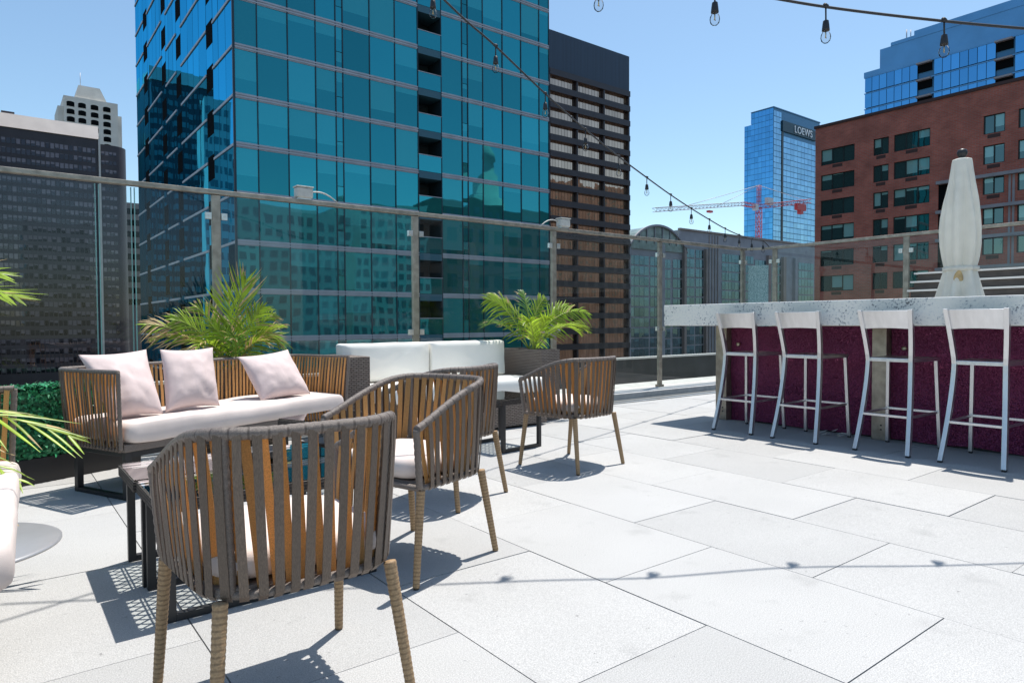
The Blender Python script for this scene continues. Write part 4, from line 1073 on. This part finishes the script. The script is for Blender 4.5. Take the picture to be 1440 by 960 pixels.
# --- cream tower with arched windows far behind it
ct = thing('cream_tower', 'slim cream tower with arched dark windows behind the dark office block', 'building', (34, 330, -30))
m = MB(); m.box((24.6, 330, -30), (43.8, 350, 94.3)); m.build('wall', C['creamw'], ct, world=True)
m = MB(); m.box((22.6, 331, -30), (24.6, 348, 90)); m.box((43.8, 331, -30), (45.3, 348, 89.5)); m.build('wing', C['creamw'], ct, world=True)
m = MB(); vs = [(28.4, 331, 94.3), (40, 331, 94.3), (40, 347, 94.3), (28.4, 347, 94.3), (30, 332, 100), (37.6, 332, 100), (37.6, 346, 100), (30, 346, 100)]; m.hexa([V(v) for v in vs]); m.build('penthouse', C['creamw'], ct, world=True)
m = MB(); m.tube([(31, 335, 100), (31, 335, 106)], .12, 5); m.build('mast', C['band'], ct, world=True)
for i, x in enumerate((25.6, 29.6, 34.0, 38.4)):
    for k in range(8):
        z = 91.2-3.1*k
        m = MB(); n = 6; w_ = 2.7; pts = [(x, 329.9, z-1.0), (x+w_, 329.9, z-1.0), (x+w_, 329.9, z+.6)]+[(x+w_/2+w_/2*math.cos(PI*j/n), 329.9, z+.6+.5*math.sin(PI*j/n)) for j in range(1, n)]+[(x, 329.9, z+.6)]
        m.face(pts, 0); q = [(px_, 330.05, pz) for px_, _, pz in pts]
        for j in range(len(pts)): j2 = (j+1) % len(pts); m.face([pts[j], q[j], q[j2], pts[j2]])
        m.build('window', C['black'], ct, world=True)
# --- brown tower with bronze windows
bt = thing('bronze_tower', 'dark bronze tower with blank navy top and tan mirrored window bands', 'building', (146, 150, -30))
m = MB(); m.box((127, 150.6, -30), (163.2, 190, 73.4)); m.build('wall', C['brown'], bt, world=True)
m = MB(); m.box((126.9, 149.9, 73.4), (163.4, 190, 86)); m.build('blank_top', C['navy'], bt, world=True)
bays = ((129.9, 139.7), (140.9, 151.1), (152.3, 162.6)); qs = []
for k in range(21):
    zt_ = 73.0-4.72*k
    for a, b_ in bays:
        n = 8; w_ = (b_-a)/n
        for j in range(n): qs.append(pane_pts(V((a+w_*j+.05, 150.55, zt_-3.0)), V((w_-.1, 0, 0)), V((0, 0, 3.0)), V((0, -1, 0)), .006))
panes(bt, qs, G['bronze'])
for k in range(22):
    m = MB(); z = 73.0-4.72*k; m.box((129.3, 149.2, z), (163.2, 150.62, z+1.75)); m.build('spandrel', C['brown'], bt, world=True)
for x in (129.3, 140.3, 151.7, 162.9): m = MB(); m.box((x-.30, 149.5, -30), (x+.30, 150.7, 73.39)); m.build('pier', C['brown'], bt, world=True)
# --- grey precast building with a barrel vault
gb = thing('grey_vault_building', 'low grey precast building with a green glass barrel vault behind the corner fence', 'building', (256, 176, -30))
m = MB(); m.box((191.4, 176.8, -30), (360, 238, 31.75)); m.box((222.4, 176.7, 31.75), (360, 238, 38.47)); m.build('wall', C['conc'], gb, world=True)
m = MB(); n = 18; R_ = 19.2; ring = []
for k in range(n+1):
    a = math.radians(150-120*k/n); ring.append((209+R_*math.cos(a)*1.05, 19.59+R_*math.sin(a)))
N = len(ring); vs = [(x, 176.3, z) for x, z in ring]+[(x, 238, z) for x, z in ring]
m.indexed(vs, [(i, i+1, N+i+1, N+i) for i in range(N-1)]+[tuple(range(N-1, -1, -1))], 0, smooth=False); m.build('vault', C['roofglass'], gb, world=True)
m = MB()
for k in range(n): a, b_ = ring[k], ring[k+1]; m.bar((a[0], 176.0, a[1]+.16), (b_[0], 176.0, b_[1]+.16), (0, .5, 0), (0, 0, .4))
for k in range(2, n-1, 2): m.bar((ring[k][0], 176.1, 31.75), (ring[k][0], 176.1, ring[k][1]), (.16, 0, 0), (0, .12, 0))
m.build('vault_rib', C['conc'], gb, world=True)
for (x0, x1) in ((191.04, 192.32), (209.92, 212.16), (224.32, 225.76), (238.72, 239.84), (265.6, 267.2), (285.6, 288.0), (298.4, 300.8), (308.8, 310.4)): m = MB(); m.box((x0, 175.5, -30), (x1, 176.85, 31.59)); m.build('pier', C['conc2'] if 221 < x0 < 304 else C['conc'], gb, world=True)
qs = []
for (x0, x1, zt_) in ((192.48, 203.84, 26.63), (204.48, 209.76, 26.63), (212.32, 216.96, 25.99), (218.24, 224.16, 26.31), (226.08, 232.32, 31.11), (232.96, 238.4, 31.11), (251.2, 265.6, 30.47), (267.52, 275.2, 30.47), (276.16, 285.28, 29.19), (288.32, 297.92, 30.79), (313.6, 328.0, 29.83)):
    n = max(2, int((x1-x0)/2.4)); w_ = (x1-x0)/n
    for k in range(12):
        for j in range(n): qs.append(pane_pts(V((x0+w_*j+.12, 176.66, zt_-4.0*(k+1)+.55)), V((w_-.24, 0, 0)), V((0, 0, 3.4)), V((0, -1, 0)), .015))
panes(gb, qs, G['grey'])
for k in range(4): m = MB(); x = 242+2.0*k; m.box((x, 176.45, -30), (x+.35, 176.75, 37.8)); m.build('fin', C['conc2'], gb, world=True)
m = MB(); m.box((222.4, 176.2, 38.49), (360, 177.5, 39.27)); m.build('coping', C['conc2'], gb, world=True)
# --- blue hotel tower with sign
LX, LY = 543.4, 330.0
ht = thing('hotel_tower', 'slim bright blue glass hotel tower with a lettered sign at its top', 'building', (LX, LY, -30))
m = MB(); m.box((LX+.3, LY+.3, -30), (622, 352, 187.6)); m.box((LX+.31, 352, -30), (600, 359, 177)); m.build('core', C['blue'], ht, world=True)
qs = []
for k in range(34):
    z = 185.4-5.0*k
    for (a, b_) in ((543.6, 548), (548, 552.6), (552.6, 556)): qs.append(pane_pts(V((a, LY, z-4.7)), V((b_-a-.2, 0, 0)), V((0, 0, 4.5)), V((0, -1, 0)), .03))
    if z < 169:
        n = 10
        for j in range(n): w_ = 60/n; qs.append(pane_pts(V((559+w_*j, LY, z-4.7)), V((w_-.25, 0, 0)), V((0, 0, 4.4)), V((0, -1, 0)), .04))
panes(ht, qs, G['pale'], limit=60)
qs = []
for k in range(36):
    z = 187.4-5.0*k; n = 6; w_ = 22/n
    for j in range(n): qs.append(pane_pts(V((LX, LY+.2+w_*(j+1), z-4.8)), V((0, -w_+.12, 0)), V((0, 0, 4.7)), V((-1, 0, 0)), .02))
    if z < 178:
        for j in range(2): qs.append(pane_pts(V((LX+.02, 352+3.4*(j+1), z-4.8)), V((0, -3.2, 0)), V((0, 0, 4.7)), V((-1, 0, 0)), .02))
panes(ht, qs, G['sky'], name='side_window', limit=60)
m = MB(); m.box((556.1, LY-.4, -30), (558.8, LY+.4, 168.5)); m.build('dark_strip', C['mull'], ht, world=True)
m = MB(); m.box((556.4, LY-1.2, 169.2), (613.8, LY+.2, 178.4)); sg = m.build('sign_board', C['sign'], ht, world=True)
cu = bpy.data.curves.new('sign_letters', 'FONT'); cu.body = 'LOEWS'; cu.size = 8.8; cu.extrude = .25; cu.space_character = 1.10; cu.materials.append(C['letter'])
tmp = bpy.data.objects.new('tmp', cu); col.objects.link(tmp); bpy.context.view_layer.update()
me = bpy.data.meshes.new_from_object(tmp.evaluated_get(bpy.context.evaluated_depsgraph_get())); bpy.data.objects.remove(tmp)
to = bpy.data.objects.new('sign_letters', me); col.objects.link(to); to.parent = sg; to.rotation_euler = (PI/2, 0, 0); to.location = V((574.6, LY-1.6, 170.8))-V((LX, LY, -30))
m = MB(); m.box((LX-.3, LY-.3, 187.6), (622.3, 352.2, 188.5)); m.build('parapet', C['blue'], ht, world=True)
# --- blue apartment tower above the brick building
ba = thing('blue_apartment_tower', 'blue glass apartment tower with stepped pale roofline above the brick building', 'building', (150, 50, -30))
m = MB(); m.box((150.3, 14, -30), (185, 69.6, 53.3)); m.build('core', C['blue'], ba, world=True)
m = MB(); m.box((150.0, 14, 53.3), (185, 69.9, 54.4)); m.box((150.2, 14, 54.4), (184, 66.7, 58.4)); m.box((150.1, 14, 58.4), (183, 64.5, 59.1)); m.box((150.15, 14, 59.1), (182, 60, 60)); m.build('roof_tier', C['paleblue'], ba, world=True)
m = MB(); m.tube([(152, 62.2, 59.0), (152, 62.2, 61.5)], .12, 5); m.tube([(152, 61.4, 59.0), (152, 61.4, 61.2)], .1, 5); m.build('roof_mast', C['band'], ba, world=True)
qs = []; recess = ((56.6, 59.3), (43.0, 45.8), (30, 32.5))
for k in range(9):
    z = 53.2-3.35*k; y = 69.7
    while y > 22:
        y1 = y-1.5
        if not any(a < y-.75 < b_ for a, b_ in recess): qs.append(pane_pts(V((150, y-.05, z-3.1)), V((0, -1.4, 0)), V((0, 0, 2.95)), V((-1, 0, 0)), .008))
        y = y1
panes(ba, qs, G['sky'])
for k in range(10):
    z = 53.2-3.35*k; m = MB(); m.box((149.93, 14, z-.12), (150.2, 69.8, z+.06)); m.build('floor_line', C['paleblue'], ba, world=True)
    for a, b_ in recess[:2]:
        m = MB(); m.box((149.3, a, z-.45), (150.2, b_, z-.12)); m.build('balcony', C['ledge'], ba, world=True)
        m = MB(); m.box((150.02, a, z-2.0), (150.29, b_, z-.46)); m.build('balcony_opening', C['black'], ba, world=True)
# --- brick apartment building
XB = 73.5
bk = thing('brick_building', 'red brick apartment building with paired and triple windows behind the bar', 'building', (XB, 22, -30))
cols = [(35.15, 38.85, 3), (31.67, 33.2, 2), (27.8, 31.17, 3), (21.6, 23.3, 2), (17.0, 20.6, 3), (12.5, 14, 2), (8, 11, 3)]
rows = [19.95-2.79*k for k in range(9)]
opens = []
for ci, (a, b_, n) in enumerate(cols):
    for k, zt_ in enumerate(rows): opens.append((a, b_, zt_-1.72, zt_, n))
RE = .22
m = MB(); us = sorted(set([3.0, 39.5]+[v for o in cols for v in o[:2]])); zs_ = sorted(set([-12.0, 22.45]+[r for r in rows]+[r-1.72 for r in rows]))
for i in range(len(us)-1):
    for j in range(len(zs_)-1):
        a, b_, c, d = us[i], us[i+1], zs_[j], zs_[j+1]
        if any(abs(o[0]-a) < 1e-6 and abs(o[2]-c) < 1e-6 and abs(o[3]-d) < 1e-6 for o in opens):
            X0, X1 = XB, XB+RE
            for q in ([(X0, b_, c), (X1, b_, c), (X1, b_, d), (X0, b_, d)], [(X1, a, c), (X0, a, c), (X0, a, d), (X1, a, d)], [(X0, a, d), (X0, b_, d), (X1, b_, d), (X1, a, d)], [(X0, b_, c), (X0, a, c), (X1, a, c), (X1, b_, c)]): m.face(q)
        else: m.face([(XB, b_, c), (XB, a, c), (XB, a, d), (XB, b_, d)], uvs=[(-b_, c), (-a, c), (-a, d), (-b_, d)])
m.box((XB+.5, 3, -30), (98, 39.5, 22.4)); m.box((XB, 39.3, -12), (XB+.5, 39.5, 22.45), skip=(5,)); m.box((XB, 3, -30), (XB+.5, 39.5, -12))
m.build('wall', C['brick'], bk, world=True)
m = MB(); m.box((XB-.12, 2.9, 22.45), (98.1, 39.62, 22.75)); m.build('coping', C['grille'], bk, world=True)
for (a, b_, z0, z1, n) in opens:
    if z1 < 2.5 or a < 15: 
        pass
    wm = MB(); w_ = (b_-a)/n
    for j in range(n): wm.face(pane_pts(V((XB+RE-.02, b_-w_*j-.05, z0+.06)), V((0, -w_+.1, 0)), V((0, 0, z1-z0-.12)), V((-1, 0, 0)), .004), 0, unit=True)
    wo = wm.build('window', G['brickwin'], bk, world=True)
    fm = MB()
    for j in range(n+1): y = b_-w_*j; yy = min(max(y, a+.045), b_-.045); fm.box((XB+RE-.1, yy-.045, z0), (XB+RE, yy+.045, z1))
    fm.box((XB+RE-.09, a, z0), (XB+RE-.001, b_, z0+.07)); fm.box((XB+RE-.09, a, z1-.07), (XB+RE-.001, b_, z1))
    f = fm.build('window_frame', C['wframe'], wo); f.location = -V(bk.location)
    gm = MB(); c_ = (a+b_)/2; gw = min(.55, (b_-a)*.3); gm.box((XB-.015, c_-gw, z0-.42), (XB+.05, c_+gw, z0-.08)); gm.build('grille', C['grille'], bk, world=True)
for z in (14.35, 11.5, 8.75, 5.95):
    m = MB(); m.box((XB-.45, 3, z-.15), (XB-.003, 27.1, z+.15)); m.build('ledge', C['ledge'], bk, world=True)
for z in (14.2, 11.35, 8.6):
    m = MB(); m.box((XB-.02, 26.0, z-2.45), (XB+.2, 27.0, z-.02)); m.build('recess', C['black'], bk, world=True)
for y in (21.2, 20.9, 16.2):
    m = MB(); m.box((XB-.05, y-.12, -5), (XB+.02, y+.06, 14.19)); m.build('pilaster', C['ledge'], bk, world=True)
# --- tower crane
cn_ = thing('tower_crane', 'red tower crane with white lattice jib in front of the blue hotel tower', 'crane', (316, 200, -30))
def lattice(mb, a, b_, w_, n, up_=V((0, 0, 1)), m=0):
    a, b_ = V(a), V(b_); d = (b_-a).normalized(); s_ = d.cross(up_); s_ = s_.normalized() if s_.length > .01 else V((1, 0, 0)); t = s_.cross(d).normalized()
    c = [(s_*x+t*y)*w_/2 for x, y in ((-1, -1), (1, -1), (1, 1), (-1, 1))]
    for q in c: mb.tube([a+q, b_+q], w_*.075, 4, m=m)
    for k in range(n):
        p0, p1 = a.lerp(b_, k/n), a.lerp(b_, (k+1)/n)
        for i in range(4):
            mb.tube([p0+c[i], p1+c[(i+1) % 4]], w_*.05, 4, m=m); mb.tube([p0+c[i], p0+c[(i+1) % 4]], w_*.05, 4, m=m)
m = MB(); lattice(m, (316, 200, -30), (316, 200, 60), 2.2, 36, V((0, 1, 0))); m.build('mast', C['red'], cn_, world=True)
m = MB(); lattice(m, (316, 200, 61.5), (316, 200, 71.5), 1.5, 5, V((0, 1, 0))); m.build('apex', C['red'], cn_, world=True)
jd = V((-84, 0, -3.0)); jb = V((316, 200, 60.5))
m = MB(); lattice(m, jb, jb+V((-14, 0, .0)), 1.8, 5); m.build('jib_root', C['red'], cn_, world=True)
m = MB(); lattice(m, jb+V((-14, 0, .0)), V((234, 200, 50.8)), 1.7, 24); m.build('jib', C['whitep'], cn_, world=True)
m = MB(); lattice(m, jb, V((366, 200, 68.6)), 2.0, 12); m.build('counter_jib', C['red'], cn_, world=True)
m = MB(); m.box((352, 199, 62.5), (361, 201, 66)); m.box((355, 199, 60.5), (358, 201, 62.5)); m.build('counterweight', C['red'], cn_, world=True)
m = MB(); m.box((311.2, 198.6, 58.2), (313.8, 200.8, 61.2)); m.build('cab', C['whitep'], cn_, world=True, bevel=.15)
m = MB(); m.box((323, 199, 62.5), (328, 201, 66)); m.build('winch', C['whitep'], cn_, world=True)
m = MB(); m.tube([(316, 200, 71.5), (280, 200, 57.0)], .13, 4); m.tube([(316, 200, 71.5), (250, 200, 53)], .13, 4); m.tube([(316, 200, 71.5), (362, 200, 68.5)], .13, 4); m.build('tie_cable', C['band'], cn_, world=True)
m = MB(); m.box((273, 199.2, 53.5), (276, 200.8, 54.4)); m.build('trolley', C['red'], cn_, world=True)

# --- buildings mirrored in the glass (behind and beside the camera)
def mirror_block(name, label, lo, hi, wallmat, face, cols_, fh, ww, wh, cap=None, zlow=-10):
    t = thing(name, label, 'building', ((lo[0]+hi[0])/2, (lo[1]+hi[1])/2, -30))
    m = MB(); m.box(lo, hi); m.build('wall', wallmat, t, world=True)
    m = MB(); z = hi[2]-fh*.9
    while z > zlow:
        for k in range(cols_):
            f = (k+.5)/cols_
            if face == '+y':
                x = lo[0]+(hi[0]-lo[0])*f; m.box((x-ww/2, hi[1]-.2, z-wh/2), (x+ww/2, hi[1]+.03, z+wh/2))
            else:
                x = lo[0]+(hi[0]-lo[0])*f; m.box((x-ww/2, lo[1]-.03, z-wh/2), (x+ww/2, lo[1]+.2, z+wh/2))
        z -= fh
    o = m.build('windows', C['mwin'], t, world=True); o['kind'] = 'stuff'
    if cap: m = MB(); m.box((lo[0]-.3, lo[1]-.3, hi[2]), (hi[0]+.3, hi[1]+.3, hi[2]+cap)); m.build('top_band', C['cream'], t, world=True)
    return t
mirror_block('apartment_block', 'pale gridded apartment block mirrored in the lower left of the teal tower front', (36, -85, -30), (66, -62, 27), C['creamw'], '+y', 12, 3.0, 1.5, 1.7)
mirror_block('apartment_block', 'taller pale apartment block mirrored in the teal tower front left of the balcony stack', (74, -100, -30), (96, -75, 32), C['creamw'], '+y', 9, 3.0, 1.5, 1.7)
mirror_block('stone_block', 'weathered green stone block mirrored below the dome in the teal tower front', (112, -110, -30), (160, -90, 39), C['green'], '+y', 17, 3.6, 1.6, 2.0)
dm = thing('domed_turret', 'round domed turret mirrored in the teal tower front', 'building', (134, -100, -30))
m = MB(); m.lathe([(7.5, 0), (7.5, 72), (5.6, 73), (5.4, 79), (4.2, 80), (4.2, 84), (4.9, 84.5), (4.8, 86), (4.1, 88.5), (2.5, 90.6), (0, 91.6)], 24); m.build('turret', C['creamw'], dm)
mirror_block('dark_slab', 'dark office slab with cream top mirrored in the blue side of the glass tower', (-25, 195, -30), (-9, 235, 64), C['dk'], '-y', 10, 2.7, 1.0, 1.3, cap=3.2)
mirror_block('pale_slab', 'pale slab block mirrored near the corner on the blue side of the glass tower', (-17.0, 150, -30), (-11.5, 154, 48), C['creamw'], '-y', 4, 3.0, .9, 1.5)
mirror_block('brown_block', 'brown block mirrored in the lower windows of the bronze tower', (205, -120, -30), (300, -60, 126), C['conc2'], '+y', 20, 4, 2, 2)
mirror_block('brown_block', 'lower brown block mirrored at the right of the bronze tower windows', (303, -120, -30), (430, -62, 104), C['conc2'], '+y', 16, 4, 2, 2)

bb = thing('brown_infill_block', 'narrow brown block glimpsed between the dark office block and the glass tower', 'building', (44, 275, -30))
m = MB(); m.box((36.5, 272, -30), (62, 290, 44)); m.box((43.8, 271.5, -30), (46.4, 272, 58)); m.build('wall', C['conc2'], bb, world=True)
for k in range(9): m = MB(); m.box((36.9, 271.85, 40-4*k), (43.4, 272.1, 42-4*k)); m.build('window_band', C['black'], bb, world=True)
